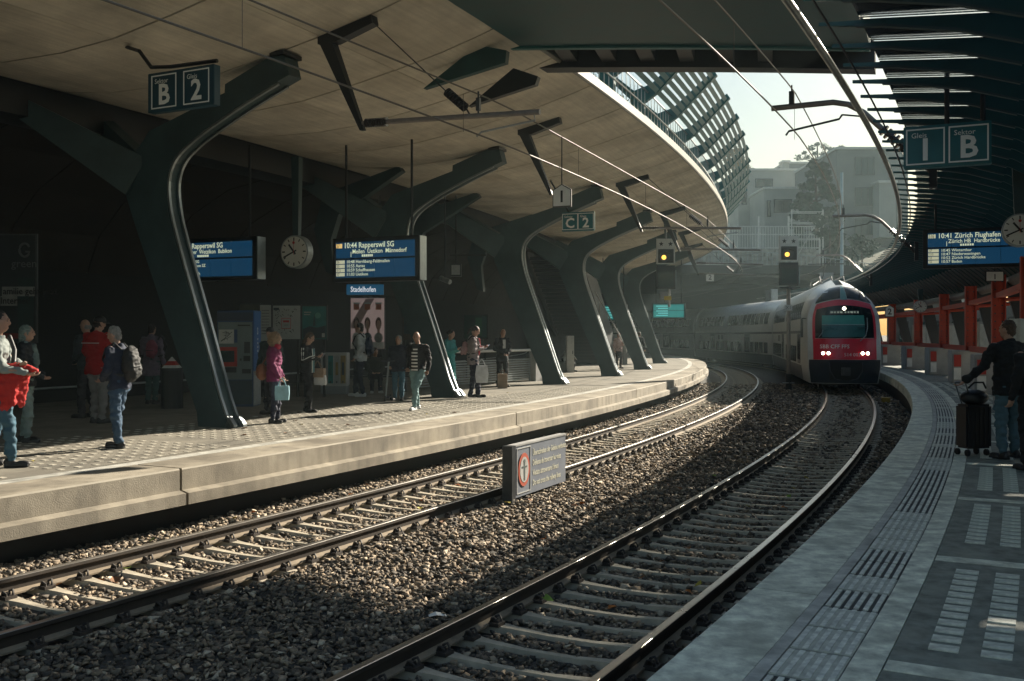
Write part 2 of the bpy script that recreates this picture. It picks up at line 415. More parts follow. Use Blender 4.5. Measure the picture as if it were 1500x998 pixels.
# ------------------------------------------------------------------ tracks
def track(dc, zr, s0, s1, sl0, sl1, st, label):
    root = tag(empty('railway_track', P((s0 + s1) / 2, dc, -1.0)), label, 'railway track')
    pr_ = [(-.035, 0), (-.03, .004), (.03, .004), (.035, 0), (.035, -.03), (.01, -.045), (.008, -.115), (.065, -.135), (.065, -.15), (-.065, -.15), (-.065, -.135), (-.008, -.115), (-.01, -.045), (-.035, -.03)]
    idx = [1, 1, 1, 0, 0, 0, 2, 2, 0, 2, 2, 0, 0, 0]
    for e in (-0.75, 0.75):
        sweep('rail', [(dc + e + a, zr + c) for a, c in pr_], s0, s1, 0.5, ['rail_side', 'rail_top', 'rail_foot'], root, mi=idx)
    # one sleeper, then copies
    sec = [(-1.22, .07, .04, -.09), (-1.17, .10, .06, -.045), (-.98, .12, .085, -.008), (-.86, .15, .125, .0), (-.62, .15, .125, .0), (-.5, .12, .085, -.010), (-.2, .10, .06, -.030), (.2, .10, .06, -.030), (.5, .12, .085, -.010), (.62, .15, .125, 0), (.86, .15, .125, 0), (.98, .12, .085, -.008), (1.17, .10, .06, -.045), (1.22, .07, .04, -.09)]
    m = MB(); yo = lambda x: .05 * (1 - min(1, (x / .9) ** 2))
    m.loft([[(x, yo(x) - wb / 2, -.16), (x, yo(x) + wb / 2, -.16), (x, yo(x) + wt / 2, z), (x, yo(x) - wt / 2, z)] for x, wb, wt, z in sec])
    c = MB()
    for e in (-1, 1):
        c.box((e * .10, 0, .012), (.10, .12, .03))
        c.box((e * .085, 0, .035), (.04, .05, .04))
        for y in (-.035, .035):
            c.tube([(e * .06, y, .025), (e * .075, y, .06), (e * .10, y * 1.4, .07), (e * .125, y, .045), (e * .13, y, .02)], .011, 5)
    first = None; sl = None; cl = None
    A = rootmat(root).inverted(); s = sl0
    while s < sl1:
        loc = A @ P(s, dc, zr - .155)
        if sl is None:
            sl = m.build('sleeper', 'sleeper', root, local=True, smooth=False); o = sl; o.location = loc; o.rotation_euler = (0, 0, -TH(s))
        else:
            o = instance(sl, root, loc, -TH(s))
        o.location.z += random.uniform(-.006, .004)
        if s < 26:
            for e in (-.75, .75):
                if cl is None:
                    cl = c.build('rail_clip', 'clip', o, local=True); cl.location = (e, 0, 0)
                else:
                    q = instance(cl, o, (e, 0, 0))
        s += 0.40
    return root
track(0.0, ZR2, -12, 100, -7.2, 78, 0.0, 'sunlit railway track along the far platform with two rails on close sleepers')
track(D1, ZR1, -12, 98, 0.2 - 0.40 * 9, 50, 0.2, 'shaded railway track under the oncoming red and white train')

# ------------------------------------------------------------------ platforms
def stuff_grid(mb, s, d, w, l, h=0.006):
    a = TH(s); p = P(s, d, h / 2 + .0005); mb.box(p, (w, l, h), -a)
plat = empty('platform', P(20, -6, 0)); kind(plat, 'structure', 'far platform with sunlit concrete edge on the left')
js = [-6.6, 3.3, 13.17, 23.0, 32.9, 42.7, 52.5, 62.3, 72.1, 82, 92]
for a, c in zip(js[:-1], js[1:]):
    sweep('coping_block', [(DL, 0), (DL + .012, -.02), (DL + .012, -.27), (DL + .12, -.30), (DL + .12, -.44), (DL - .3, -.46), (DL - .75, -.46), (DL - .75, 0)], a + .02, c - .02, .6, ['coping', 'edge_conc'], plat, mi=[1, 0, 0, 0, 0, 0, 0, 0])
sweep('platform_wall', [(DL - .28, -.45), (DL - .28, -1.0), (DL - .7, -1.0), (DL - .7, -.45)], -8, 92, 1, 'black', plat)
sweep('pale_line', [(DL - .76, -.3), (DL - .76, .003), (DL - .98, .003), (DL - .98, -.3)], -8, 92, 1, 'paleline', plat)
sweep('paving', [(DL - .985, -.3), (DL - .985, 0), (-15, 0), (-15, -.3)], -8, 92, 1, 'asphalt', plat)
blk = MB(); blk.box((0, 0, .002), (.095, .065, .009)); b0 = None
cand = []
s = 5.0
r_ = 0
while s < 33:
    if r_ % 14 < 12:
        for k in range(14):
            d = DL - 1.2 - .24 * k; q = P(s, d, 0)
            if s > 24 and d < -3.8 - (33 - s) * .2: continue
            if q.y > 1: cand.append((q.y, s, d))
    s += .165 * 1.6; r_ += 1
cand.sort()
A = rootmat(plat).inverted()
for i, (_, s, d) in enumerate(cand[:300]):
    if b0 is None:
        b0 = blk.build('glass_block', 'glass_block_tan', plat, local=True); o = b0
    else: o = instance(b0, plat)
    o.location = A @ P(s, d, 0); o.rotation_euler = (0, 0, -TH(s))
rest = MB()
for (_, s, d) in cand[300:]: rest.box(P(s, d, .002), (.095, .065, .009), -TH(s))
kind(rest.build('glass_blocks', 'glass_block_tan', plat), 'stuff')

plr = empty('platform', P(12, 9, 0)); kind(plr, 'structure', 'near platform in shade on the right')
js = list(np.arange(-4.0, 92, 2.45))
for a, c in zip(js[:-1], js[1:]):
    sweep('coping_block', [(DR, 0), (DR - .01, -.02), (DR - .01, -.30), (DR + .2, -.32), (DR + .4, -.32), (DR + .4, 0)], a + .006, c - .006, .5, 'coping_grey', plr)
sweep('platform_wall', [(DR + .12, -.31), (DR + .12, -1.0), (DR + .4, -1.0), (DR + .4, -.33)], -8, 92, 1, 'black', plr)
sweep('pale_line', [(DR + .405, -.3), (DR + .405, .002), (DR + .475, .002), (DR + .475, -.3)], -8, 92, 1, 'paleline', plr)
sweep('tactile_bed', [(DR + .48, -.3), (DR + .48, -.006), (DR + .80, -.006), (DR + .80, -.3)], -8, 92, 1, 'tact_base', plr)
sweep('kerb_band', [(DR + .805, -.3), (DR + .805, .001), (DR + .96, .001), (DR + .96, -.3)], -8, 92, 1, 'coping_grey', plr)
sweep('paving', [(DR + .965, -.3), (DR + .965, 0), (DR + 9, 0), (DR + 9, -.3)], -8, 92, 1, 'asphalt_dark', plr)
# tactile tiles: white ridges, some worn level
tiles = []
for worn in (0, 1):
    t = MB(); L = .43
    if worn: t.box((0, 0, -.002), (.315, L, .008), mi=1)
    else: t.box((0, 0, -.004), (.315, L, .004), mi=1)
    for k in range(6): t.box((-.135 + .054 * k, 0, .0015), (.028, L - .012, .010), mi=0)
    tiles.append(t.build('tactile_tile', ['tact', 'tact_base' if not worn else 'tact_worn'], plr, local=True))
A = rootmat(plr).inverted()
s = 1.0; k = 0; pat = '1110110011100110100111010011'
while s < 78:
    w = int(pat[k % len(pat)]) if s < 14 else int(random.random() < .35)
    o = tiles[w] if k in (0, 3) and tiles[w].location.length < 1e-6 else instance(tiles[w], plr)
    o.location = A @ P(s, DR + .64, 0); o.rotation_euler = (0, 0, -TH(s)); s += .44; k += 1
# concrete cross bands and glass blocks
cand = []; s = 2.0
while s < 40:
    rows = 12
    for r_ in range(rows):
        for k in range(13):
            q = P(s + .2 + .165 * r_, DR + 1.2 + .25 * k, 0)
            u = 750 + F * q.x / max(q.y, .1); v = 490 + F * EYE / max(q.y, .1)
            if q.y > 2 and u < 1540 and v < 1030: cand.append((q.y, s + .2 + .165 * r_, DR + 1.2 + .25 * k))
    e = s + .2 + .165 * rows + .12
    sweep('concrete_band', [(DR + .97, -.1), (DR + .97, .004), (DR + 5.5, .004), (DR + 5.5, -.1)], e, e + .16, .2, 'coping_grey', plr)
    s = e + .16 + (.42 if int(s) % 3 == 0 else .12)
cand.sort(); b0 = None
blk = MB(); blk.box((0, 0, .003), (.145, .1, .010))
for i, (_, s, d) in enumerate(cand[:300]):
    if b0 is None:
        b0 = blk.build('glass_block', 'glass_block', plr, local=True); o = b0
    else: o = instance(b0, plr)
    o.location = A @ P(s, d, 0); o.rotation_euler = (0, 0, -TH(s))
rest = MB()
for (_, s, d) in cand[300:]: rest.box(P(s, d, .003), (.145, .1, .010), -TH(s))
kind(rest.build('glass_blocks', 'glass_block', plr), 'stuff')
pu = MB(); q = P(9.0, DR + .22, .003)
ring = []
for k in range(22):
    a = 2 * PI * k / 22; r = 1 + .25 * math.sin(3 * a + 1) + .12 * math.sin(7 * a)
    ring.append(P(7.0 + .20 * r * math.sin(a), DR + .24 + .22 * r * math.cos(a), .0035))
pu.add(ring, [tuple(range(22))]); pu.build('paint_stain', mat('spilt_paint', (0.62, 0.66, 0.68), .6, var=.3, scale=9, stain=.7, stain_c=(.2, .2, .2)), plr)
# ------------------------------------------------------------------ left concrete canopy
SOF = [(-.757, 7.24), (-1.2, 7.10), (-2.0, 6.88), (-3.0, 6.66), (-4.0, 6.47), (-5.2, 6.28), (-6.4, 6.20), (-7.8, 6.22), (-9.4, 6.38)]
def sofz(d):
    return float(np.interp(-d, [-a for a, c in SOF], [c for a, c in SOF]))
can = tag(empty('canopy', P(30, -5, 0)), 'curved board-marked concrete canopy over the left platform', 'canopy')
sweep('slab', [(d, z + .05) for d, z in SOF] + [(-9.6, 7.5), (-1.4, 7.5), (-.757, 7.42)], -10, 100, .8, ['joint', 'edge_conc'], can)
cuts = [0, 3, 5, 8]
for i in range(45):
    a = -9 + 2.42 * i; c = a + 2.42
    for j in range(3):
        seg = SOF[cuts[j]:cuts[j + 1] + 1]
        lo = [list(q) for q in seg]; lo[0][0] -= .008 if j else 0; lo[-1][0] += .008
        sweep('soffit_panel', [tuple(q) for q in lo] + [(q[0], q[1] + .045) for q in reversed(lo)], a + .026, c - .026, .81, 'soffit', can)
sweep('edge_strip', [(-.73, 7.22), (-.70, 7.26), (-.70, 7.46), (-.86, 7.47), (-.86, 7.43), (-.752, 7.41), (-.752, 7.22)], -10, 100, 1, mat('edge_metal', (.26, .24, .20), .5, var=.1), can)
sweep('back_beam', [(-9.0, 6.33), (-9.0, 5.7), (-9.5, 5.6), (-9.75, 5.9), (-9.7, 6.4)], -10, 100, 1, 'black', can)
# vault and back wall behind the platform
wl = tag(empty('retaining_wall', P(25, -14, 0)), 'dark vaulted retaining wall at the back of the left platform', 'wall')
VA = [(-9.6, 5.75), (-11.0, 5.5), (-12.2, 4.9), (-13.0, 4.1), (-13.4, 3.2)]
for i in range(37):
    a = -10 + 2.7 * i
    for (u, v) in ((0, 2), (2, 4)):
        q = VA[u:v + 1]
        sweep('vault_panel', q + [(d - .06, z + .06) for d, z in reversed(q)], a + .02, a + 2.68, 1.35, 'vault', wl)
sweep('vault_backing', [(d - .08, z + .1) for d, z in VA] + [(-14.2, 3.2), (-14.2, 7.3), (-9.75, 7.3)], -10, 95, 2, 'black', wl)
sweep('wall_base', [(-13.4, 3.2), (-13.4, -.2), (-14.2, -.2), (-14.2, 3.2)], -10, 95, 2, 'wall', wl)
sweep('skirting_rail', [(-13.34, .32), (-13.30, .34), (-13.30, .37), (-13.39, .37), (-13.39, .32)], -10, 90, 2, 'zinc', wl)
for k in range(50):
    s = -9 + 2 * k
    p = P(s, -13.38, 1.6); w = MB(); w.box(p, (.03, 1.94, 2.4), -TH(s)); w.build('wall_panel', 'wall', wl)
# solid ground behind the wall and above it
ter = sweep('terrain', [(-14.3, -1.0), (-14.3, 7.2), (-30, 9), (-60, 12), (-60, -1.0)], -10, 95, 5, mat('hillside', (.05, .055, .03), .95, var=.4, scale=.6)); kind(ter)

# ------------------------------------------------------------------ columns
def column(i, s, d, lab):
    A = P(s, d, 0); n = N(s); t = T(s)
    root = tag(empty('canopy_column', A, 0), lab, 'column', 'leaning steel columns carrying the canopy')
    w = .34
    def W(a, z, off=0): return A + n * a + Vector((0, 0, z)) + t * off
    f0 = [(.02, 0), (.0, .06), (-.12, .2), (-.25, .5), (-.72, 1.85), (-1.28, 3.4), (-1.45, 4.0), (-1.48, 4.45), (-1.36, 4.78), (-1.1, 5.02), (-.6, 5.3), (.3, 5.7), (1.3, 6.08)]
    front = f0[:5]
    for q in range(4, len(f0) - 1):                # rounded through the knee
        a0, a1, a2, a3 = (Vector(f0[max(0, q - 1)]), Vector(f0[q]), Vector(f0[q + 1]), Vector(f0[min(len(f0) - 1, q + 2)]))
        for u in (.33, .66, 1.0): front.append(tuple(.5 * (2 * a1 + (a2 - a0) * u + (2 * a0 - 5 * a1 + 4 * a2 - a3) * u * u + (3 * a1 - a0 - 3 * a2 + a3) * u ** 3)))
    up = sofz(d + 1.0)
    back = [(1.22, min(up - .06, 6.40)), (1.0, min(up + .01, 6.48)), (-.1, 6.07), (-.11, 5.92), (-1.9, 5.4), (-2.25, 5.02), (-2.5, 4.3), (-2.3, 3.8), (-.75, .25), (-.72, 0)]
    pts = front + back
    m = MB(); m.prism([W(a, z, -w / 2) for a, z in pts], t * w)
    m.build('shaft', 'col', root, bevel=0)
    for off in (-w / 2 + .045, w / 2 - .045):      # bright strips down both front edges
        sm = MB(); rings = []
        for (a, z) in front[1:-1]:
            rings.append(W(a + .012, z + .0, off))
        prev = rings
        r2 = []
        for k, p in enumerate(rings):
            q0 = rings[max(0, k - 1)]; q1 = rings[min(len(rings) - 1, k + 1)]; tg = (q1 - q0).normalized(); nn = tg.cross(t).normalized()
            if nn.dot(n) < 0: nn = -nn
            r2.append([p + t * .032 + nn * .0, p - t * .032 + nn * .0, p - t * .028 + nn * .035, p + t * .028 + nn * .035])
        sm.loft(r2); sm.build('edge_strip', 'steel', root)
        ft = MB(); ft.prism([W(-.12, 0.001, off - .045), W(.10, 0.001, off - .045), W(.10, .05, off - .045), W(-.02, .2, off - .045)], t * .09)
        ft.build('foot', 'steel', root)
    # two rear arms to the back beam, splayed
    for sg in (-1, 1):
        pa, pb = W(-2.25, 4.55, sg * .1), W(-4.35, 5.92, sg * 1.0)
        dr = (pb - pa).normalized(); sd_ = dr.cross(Vector((0, 0, 1))).normalized(); u = sd_.cross(dr)
        m = MB()
        m.loft([[pa + sd_ * .13 + u * .42, pa - sd_ * .13 + u * .42, pa - sd_ * .13 - u * .36, pa + sd_ * .13 - u * .36],
                [pb + sd_ * .12 + u * .2, pb - sd_ * .12 + u * .2, pb - sd_ * .12 - u * .16, pb + sd_ * .12 - u * .16]])
        m.build('rear_arm', 'col', root)
    pl = MB(); pl.box(W(1.1, min(up, 6.5) - .02), (.3, .5, .07), -TH(s)); pl.build('bearing', 'black', root)
cols = [(17.77, -4.94), (27.2, -5.15), (34.9, -4.65), (42.0, -4.3), (50.0, -4.2), (60.5, -4.05), (8.4, -4.95)]
labs = ['nearest big leaning column beside the blue ticket machine', 'second leaning column behind the bald man in the striped shirt', 'third leaning column right of the man in the black suit',
        'fourth leaning column just right of the seated man', 'fifth leaning column left of the far green departure board', 'farthest leaning column at the curved end of the platform', 'leaning column left of the picture before the first one in view']
for i in range(6): column(i, *cols[i], labs[i])

# ------------------------------------------------------------------ pergola on the upper promenade
pg = tag(empty('pergola', P(45, -1, 7.5)), 'teal steel trellis leaning out above the concrete canopy edge', 'pergola')
ribs = [21.6 + 3.15 * k for k in range(18)]
for s in ribs:
    A = P(s, 0, 0); n = N(s); t = T(s)
    def W(a, z, off=0): return A + n * a + Vector((0, 0, z)) + t * off
    m = MB(); m.prism([W(a, z, -.09) for a, z in [(-1.42, 7.5), (-1.12, 7.5), (-1.1, 8.2), (-.7, 8.46), (.44, 9.60), (.34, 9.76), (-.9, 8.70), (-1.4, 8.55), (-2.4, 9.4), (-2.5, 9.3), (-1.5, 8.3)]], t * .18)
    m.build('post', 'teal', pg)
for k in range(8):
    a = -.72 + .145 * k; z = 8.46 + .150 * k
    sweep('slat', [(a - .05, z - .04), (a + .05, z + .06), (a + .035, z + .08), (a - .065, z - .02)], ribs[0], ribs[-1], 1.05, 'teal', pg)
for k in range(6):
    a = -1.5 - .17 * k; z = 8.48 + .15 * k
    sweep('slat', [(a + .045, z), (a - .045, z + .08), (a - .03, z + .10), (a + .06, z + .02)], ribs[0], ribs[-1], 1.05, 'teal', pg)
rl = tag(empty('promenade_railing', P(40, -1, 7.5)), 'thin railing along the promenade edge above the canopy', 'railing')
for z in (8.45, 8.0): sweep('rail', [(-1.02, z), (-.98, z), (-.98, z + .035), (-1.02, z + .035)], 15, 75, 1, 'zinc', rl)
mb = MB()
for k in range(150):
    s = 15 + .4 * k; p = P(s, -1.0, 7.98); mb.box(p, (.018, .018, .96), -TH(s))
kind(mb.build('balusters', 'zinc', rl), 'stuff')
for k, s in enumerate((22.5, 24.6, 27.9, 31.0)):
    root = tag(empty('planter_shrub', P(s, -1.75, 7.5)), ['shrub with yellow leaves trailing behind the promenade railing, nearest the footbridge', 'second yellowing shrub behind the promenade railing', 'third yellowing shrub behind the promenade railing', 'farthest yellowing shrub behind the promenade railing'][k], 'shrub', 'shrubs on the promenade')
    mb = MB()
    for q in range(160):
        p = P(s + random.gauss(0, .4), -1.7 + random.gauss(0, .2), 7.75 + abs(random.gauss(0, .35))); r = random.uniform(.04, .08); a = Matrix.Rotation(random.uniform(0, 6), 3, Vector((random.random(), random.random(), random.random() + .1)).normalized())
        mb.add([p + a @ Vector(v) * r for v in ((-1, 0, 0), (0, -.5, .2), (1, 0, 0), (0, .5, .2))], [(0, 1, 2, 3)])
    mb.build('foliage', mat('yellow_foliage', (.16, .13, .03), .7, var=.5, scale=8), root)
    tb = MB(); tb.box(P(s, -1.75, 7.62), (.35, 1.3, .24), -TH(s)); tb.build('trough', 'conc_pale', root)

# ------------------------------------------------------------------ footbridge overhead
br = tag(empty('footbridge', (5, 17.5, 7.2)), 'teal steel footbridge crossing above both tracks', 'bridge')
X0 = -1.4
def BX(u, y): return X0 + (5.75 + .43 * (y - 16.5) - X0) * u   # the right end is cut along the edge of the right canopy
us = [k / 16 for k in range(17)]
def arch(u): return -.05 * (2 * u - 1) ** 2
def span(prof, name, m_):
    m = MB(); m.loft([[(BX(u, y), y, z + (arch(u) if lo else 0)) for y, z, lo in prof] for u in us]); return m.build(name, m_, br)
span([(11.5, 7.22, 0), (19.1, 7.20, 1), (19.1, 7.9, 0), (11.5, 7.9, 0)], 'deck_box', 'teal_dark')
span([(19.1, 7.15, 1), (19.22, 7.15, 1), (19.22, 7.3, 0), (19.1, 7.3, 0)], 'bottom_flange', 'teal')
span([(20.45, 7.14, 1), (20.85, 7.14, 1), (20.85, 7.5, 0), (20.45, 7.5, 0)], 'edge_beam', 'black')
span([(18.95, 7.51, 0), (20.85, 7.51, 0), (20.85, 7.61, 0), (19.105, 7.61, 0)], 'deck_slab', mat('deck_brown', (.16, .12, .09), .8, var=.3))
for k in range(8):
    x = X0 + .5 + .8 * k; m = MB()
    m.prism([(x, 19.1, 7.25), (x + .35, 20.45, 7.25), (x + .35, 20.45, 7.50), (x, 19.1, 7.50)], (.3, 0, 0)); m.build('cross_rib', 'black', br)
span([(11.55, 7.9, 0), (11.61, 7.9, 0), (11.61, 8.8, 0), (11.55, 8.8, 0)], 'parapet', 'teal_dark')
m = MB(); m.tube([(BX(0, 20.75), 20.75, 8.5), (BX(1, 20.75), 20.75, 8.5)], .025, 6); m.build('handrail', 'zinc', br)
for k in range(8): m = MB(); m.box((X0 + .2 + 1.15 * k, 20.75, 8.05), (.04, .04, .88)); m.build('post', 'zinc', br)
pl_ = [(12.8, 27.2), (13.5, 20.5), (19.0, 20.5), (18.0, 25.5), (16.3, 28.2), (15.6, 29.2), (14.9, 29.7), (14.3, 29.6), (13.8, 29.1), (13.2, 28.3)]
m = MB(); m.prism([Vector((a + .7, b_ - .6, 12.0)) for a, b_ in pl_], (0, 0, .35)); m.build('shadow_slab', 'teal_dark', br)  # unseen slab, no bridge part, added to cast the shadow on the ballast
# wedge brackets under the canopy edge where the bridge lands
for k, (a, bq, c, e) in enumerate((((620, 130), (700, 66), (742, 74), (740, 92)), ((686, 156), (752, 100), (788, 112), (784, 124)))):
    s = 20.6 if k == 0 else 21.3
    q = [pr(*v, s) for v in (a, bq, c, e)]
    m = MB(); m.prism(q, T(s) * .14); m.build('landing_bracket', 'teal_dark' if k == 0 else 'black', br)

# ------------------------------------------------------------------ right canopy: steel ribs, glass, closed soffit
rc = tag(empty('canopy', P(25, 8, 0)), 'dark steel rib and glass canopy over the right platform', 'canopy')
RB = [(5.60, 4.785), (6.2, 4.71), (6.9, 4.57), (7.5, 4.38), (8.0, 4.08), (8.5, 3.65), (8.8, 3.35)]
RT = [(9.0, 4.50), (7.8, 4.63), (6.0, 4.79), (5.60, 4.82)]
rib = None
A_ = rootmat(rc).inverted()
proto = MB(); proto.prism([Vector((d - 6, -.02, z)) for d, z in RB + RT], Vector((0, .04, 0)))
fl = MB(); fl.loft([[Vector((d - 6, -.035, z - .005)), Vector((d - 6, .035, z - .005)), Vector((d - 6, .035, z + .02)), Vector((d - 6, -.035, z + .02))] for d, z in [(5.95, 4.735), (6.2, 4.705), (6.9, 4.565), (7.45, 4.38)]])
flo = None
s = 9.6
while s < 84:
    loc = A_ @ P(s, 6, 0)
    if rib is None:
        rib = proto.build('rib', 'teal_dark', rc, local=True); o = rib; o.location = loc; o.rotation_euler = (0, 0, -TH(s))
        flo = fl.build('flange', 'col', o, local=True)
    else:
        o = instance(rib, rc, loc, -TH(s)); instance(flo, o)
    s += .82
gm = bpy.data.materials.new('roof_glass'); gm.use_nodes = True
nt = gm.node_tree; nt.nodes.clear(); o_ = nt.nodes.new('ShaderNodeOutputMaterial'); mx = nt.nodes.new('ShaderNodeMixShader'); tr = nt.nodes.new('ShaderNodeBsdfTransparent'); gl = nt.nodes.new('ShaderNodeBsdfGlossy')
tr.inputs[0].default_value = (.96, .985, .98, 1); gl.inputs['Roughness'].default_value = .08; fr = nt.nodes.new('ShaderNodeFresnel'); fr.inputs[0].default_value = 1.3
nt.links.new(fr.outputs[0], mx.inputs[0]); nt.links.new(tr.outputs[0], mx.inputs[1]); nt.links.new(gl.outputs[0], mx.inputs[2]); nt.links.new(mx.outputs[0], o_.inputs[0])
s = 9.6
while s < 83:
    m = MB(); a = [P(s + .015, 6.0, 4.80), P(s + .805, 6.0, 4.80), P(s + .805, 8.0, 4.622), P(s + .015, 8.0, 4.622)]
    m.prism(a, (0, 0, .012)); m.build('glass_pane', gm, rc)
    s += .82
for k in range(32):
    a = 9.6 + 2.4 * k; sweep('roof_panel', [(8.05, 4.66), (12, 4.3), (12, 4.36), (8.05, 4.74)], a, a + 2.4 - (.16 if k in (2, 3, 5, 6, 9) else .012), 1.2, 'black', rc)
sweep('soffit', [(8.02, 4.09), (8.5, 3.68), (8.85, 3.36), (9.1, 3.40), (8.9, 3.5), (8.4, 4.2), (8.05, 4.64)], 9.6, 85, 1, 'black', rc)
def ring(c, r, k=12): return [(c[0] + r * math.cos(2 * PI * i / k), c[1] + r * math.sin(2 * PI * i / k)) for i in range(k)]
sweep('support_tube', ring((8.6, 3.15), .14), 9.6, 85, 1, mat('tube_grey', (.20, .21, .21), .5, metal=.3, var=.3), rc, smooth=True)
sweep('gutter_pipe', ring((5.62, 4.55), .04, 8), 9.6, 85, .6, mat('gutter_zinc', (.40, .40, .37), .38, metal=.7, var=.3), rc, smooth=True)
sweep('edge_cable', ring((5.85, 4.5), .012, 6), 9.6, 85, .8, 'darkmetal', rc)
for k in range(9):
    s = 14.2 + 6.65 * k
    A = P(s, 0, 0); n = N(s); t = T(s)
    def W(a, z, off=0): return A + n * a + Vector((0, 0, z)) + t * off
    root = tag(empty('canopy_column', P(s, 9.3, 0)), 'dark raking steel leg behind the ' + ['nearest', 'second nearest', 'third', 'fourth', 'fifth', 'sixth', 'seventh', 'eighth', 'ninth'][k] + ' concrete block on the right platform', 'column', 'raking legs of the right canopy')
    m = MB(); m.prism([W(a, z, -.12) for a, z in [(9.6, 0), (9.2, 0), (8.4, 3.0), (8.5, 3.25), (8.85, 3.3)]], t * .24); m.build('shaft', 'black', root)
# ------------------------------------------------------------------ far road bridge, tunnel, hillside, buildings
rb = tag(empty('road_bridge', (22, 84, 6)), 'pale concrete road bridge over the dark tunnel mouth behind the train', 'bridge')
xs = [6 + 2 * k for k in range(17)]
def bz(x): return 6.62 - .0050 * (x - 14) ** 2 if x > 14 else 6.62 - .004 * (x - 14) ** 2
m = MB(); m.loft([[(x, 82, bz(x)), (x, 92, bz(x)), (x, 92, bz(x) + .75), (x, 82, bz(x) + .75)] for x in xs]); m.build('deck', 'conc_pale', rb)
m = MB(); m.loft([[(x, 81.8, bz(x) + .76), (x, 82.3, bz(x) + .76), (x, 82.3, bz(x) + 1.0), (x, 81.8, bz(x) + 1.0)] for x in xs]); m.build('coping', 'offwhite', rb)
m = MB(); m.loft([[(x, 81.9, bz(x) + 2.0), (x, 81.95, bz(x) + 2.0), (x, 81.95, bz(x) + 2.06), (x, 81.9, bz(x) + 2.06)] for x in xs]); m.build('handrail', 'zinc', rb)
m = MB()
for k in range(80): m.box((6.2 + .4 * k, 81.92, bz(6.2 + .4 * k) + 1.5), (.04, .04, 1.02))
kind(m.build('balusters', 'zinc', rb), 'stuff')
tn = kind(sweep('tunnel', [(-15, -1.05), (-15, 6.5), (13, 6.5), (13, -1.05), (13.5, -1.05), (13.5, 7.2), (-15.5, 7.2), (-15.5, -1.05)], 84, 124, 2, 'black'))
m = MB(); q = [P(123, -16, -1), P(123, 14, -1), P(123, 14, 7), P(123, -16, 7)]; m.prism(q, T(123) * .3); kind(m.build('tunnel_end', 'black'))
m = MB()
gx = [8, 14, 20, 26, 32, 40, 60, 90]; gy = [92, 97, 104, 115, 130, 160, 260]
def hz(x, y): return 7.0 + min(4.5, max(0, y - 92) * .28) + max(0, x - 30) * .03
m.add([(x, y, hz(x, y)) for y in gy for x in gx], [(j * 8 + i, j * 8 + i + 1, (j + 1) * 8 + i + 1, (j + 1) * 8 + i) for j in range(6) for i in range(7)])
kind(m.build('hillside', mat('hillside2', (.07, .075, .04), .95, var=.4, scale=.5)))
m = MB()
for (x0, x1, z0, z1) in ((15.5, 28.5, 6.9, 9.6),):
    for i in range(20):
        for j in range(7):
            a = x0 + (x1 - x0) * (i + (.5 if j % 2 else 0) * .9) / 20.5; w = (x1 - x0) / 20.5 - .05; h = (z1 - z0) / 7 - .05
            m.box((a + w / 2, 92.6 + random.uniform(-.08, .08), z0 + (j + .5) * (h + .05)), (w, .9, h), random.uniform(-.02, .02))
sw = tag(empty('stone_wall', (22, 92.6, 6.9)), 'rough stone retaining wall above the road bridge', 'wall')
kind(m.build('stones', mat('wall_stone', (.30, .29, .26), .9, var=.5, scale=1.5), sw), 'stuff')
m = MB(); m.box((22, 92.95, 8.2), (13.2, .5, 2.6)); m.build('core', 'conc_pale', sw)
fe = tag(empty('fence', (24, 93, 9.7)), 'tall pale steel fence and gantry on the terrace above the stone wall', 'fence')
m = MB()
for k in range(48): m.box((17.5 + .24 * k, 93.2, 10.7), (.05, .05, 2.1))
kind(m.build('bars', 'offwhite', fe), 'stuff')
for z in (9.75, 11.0, 11.75): m = MB(); m.box((23.1, 93.2, z), (11.5, .07, .08)); m.build('rail', 'offwhite', fe)
for x in (17.5, 20.3, 23.1, 25.9, 28.8):
    m = MB(); m.box((x, 93.2, 10.4), (.14, .14, 4.6 if x > 23 else 3.2)); m.build('post', 'offwhite', fe)
m = MB()
for z in (9.0, 10.5, 12.0, 13.0): m.box((27.3, 93.2, z), (3.0, .06, .06)); m.box((27.3, 92.2, z), (3.0, .06, .06))
for x in (25.9, 28.8): m.box((x, 92.2, 10.2), (.1, .1, 6)); m.tube([(25.9, 92.2, 8), (28.8, 92.2, 13)], .04, 6)
m.build('scaffold', 'offwhite', fe)
def windows(root, wl, Y, nx, glass='glass_dark', fm='offwhite'):
    for (x0, y0, x1, y1, c) in wl:
        a = px(x0, y1, Y); b_ = px(x1, y0, Y)
        f = MB(); w = b_.x - a.x; h = b_.z - a.z; t = .12
        for q in ((w / 2, t / 2, w, t), (w / 2, h - t / 2, w, t), (t / 2, h / 2, t, h - 2 * t), (w - t / 2, h / 2, t, h - 2 * t)):
            f.box((a.x + q[0], Y - .03, a.z + q[1]), (q[2], .16, q[3]))
        for i in range(1, c): f.box((a.x + w * i / c, Y - .03, a.z + h / 2), (.09, .14, h - 2 * t))
        fo = f.build('window', fm, root)
        p = MB(); p.box((a.x + w / 2, Y - .005, a.z + h / 2), (w - .1, .03, h - .1)); p.build('pane', glass, fo)
glassb = mat('window_blue', (.03, .05, .055), .1, var=0); 
def block(root, x0, y0, x1, Y, depth, m_, zb=6.0, name='wall', cap=True):
    a = px(x0, y0, Y); b_ = px(x1, y0, Y); m = MB(); m.box(((a.x + b_.x) / 2, Y + depth / 2, (a.z + zb) / 2), (b_.x - a.x, depth, a.z - zb)); m.build(name, m_, root)
    if cap:
        m = MB(); m.box(((a.x + b_.x) / 2, Y + depth / 2, a.z + .12), (b_.x - a.x + .3, depth + .3, .25)); m.build('parapet', 'offwhite', root)
bA = tag(empty('building', (33, 125, 8)), 'low white flat-roofed building with stepped terraces behind the fence', 'building')
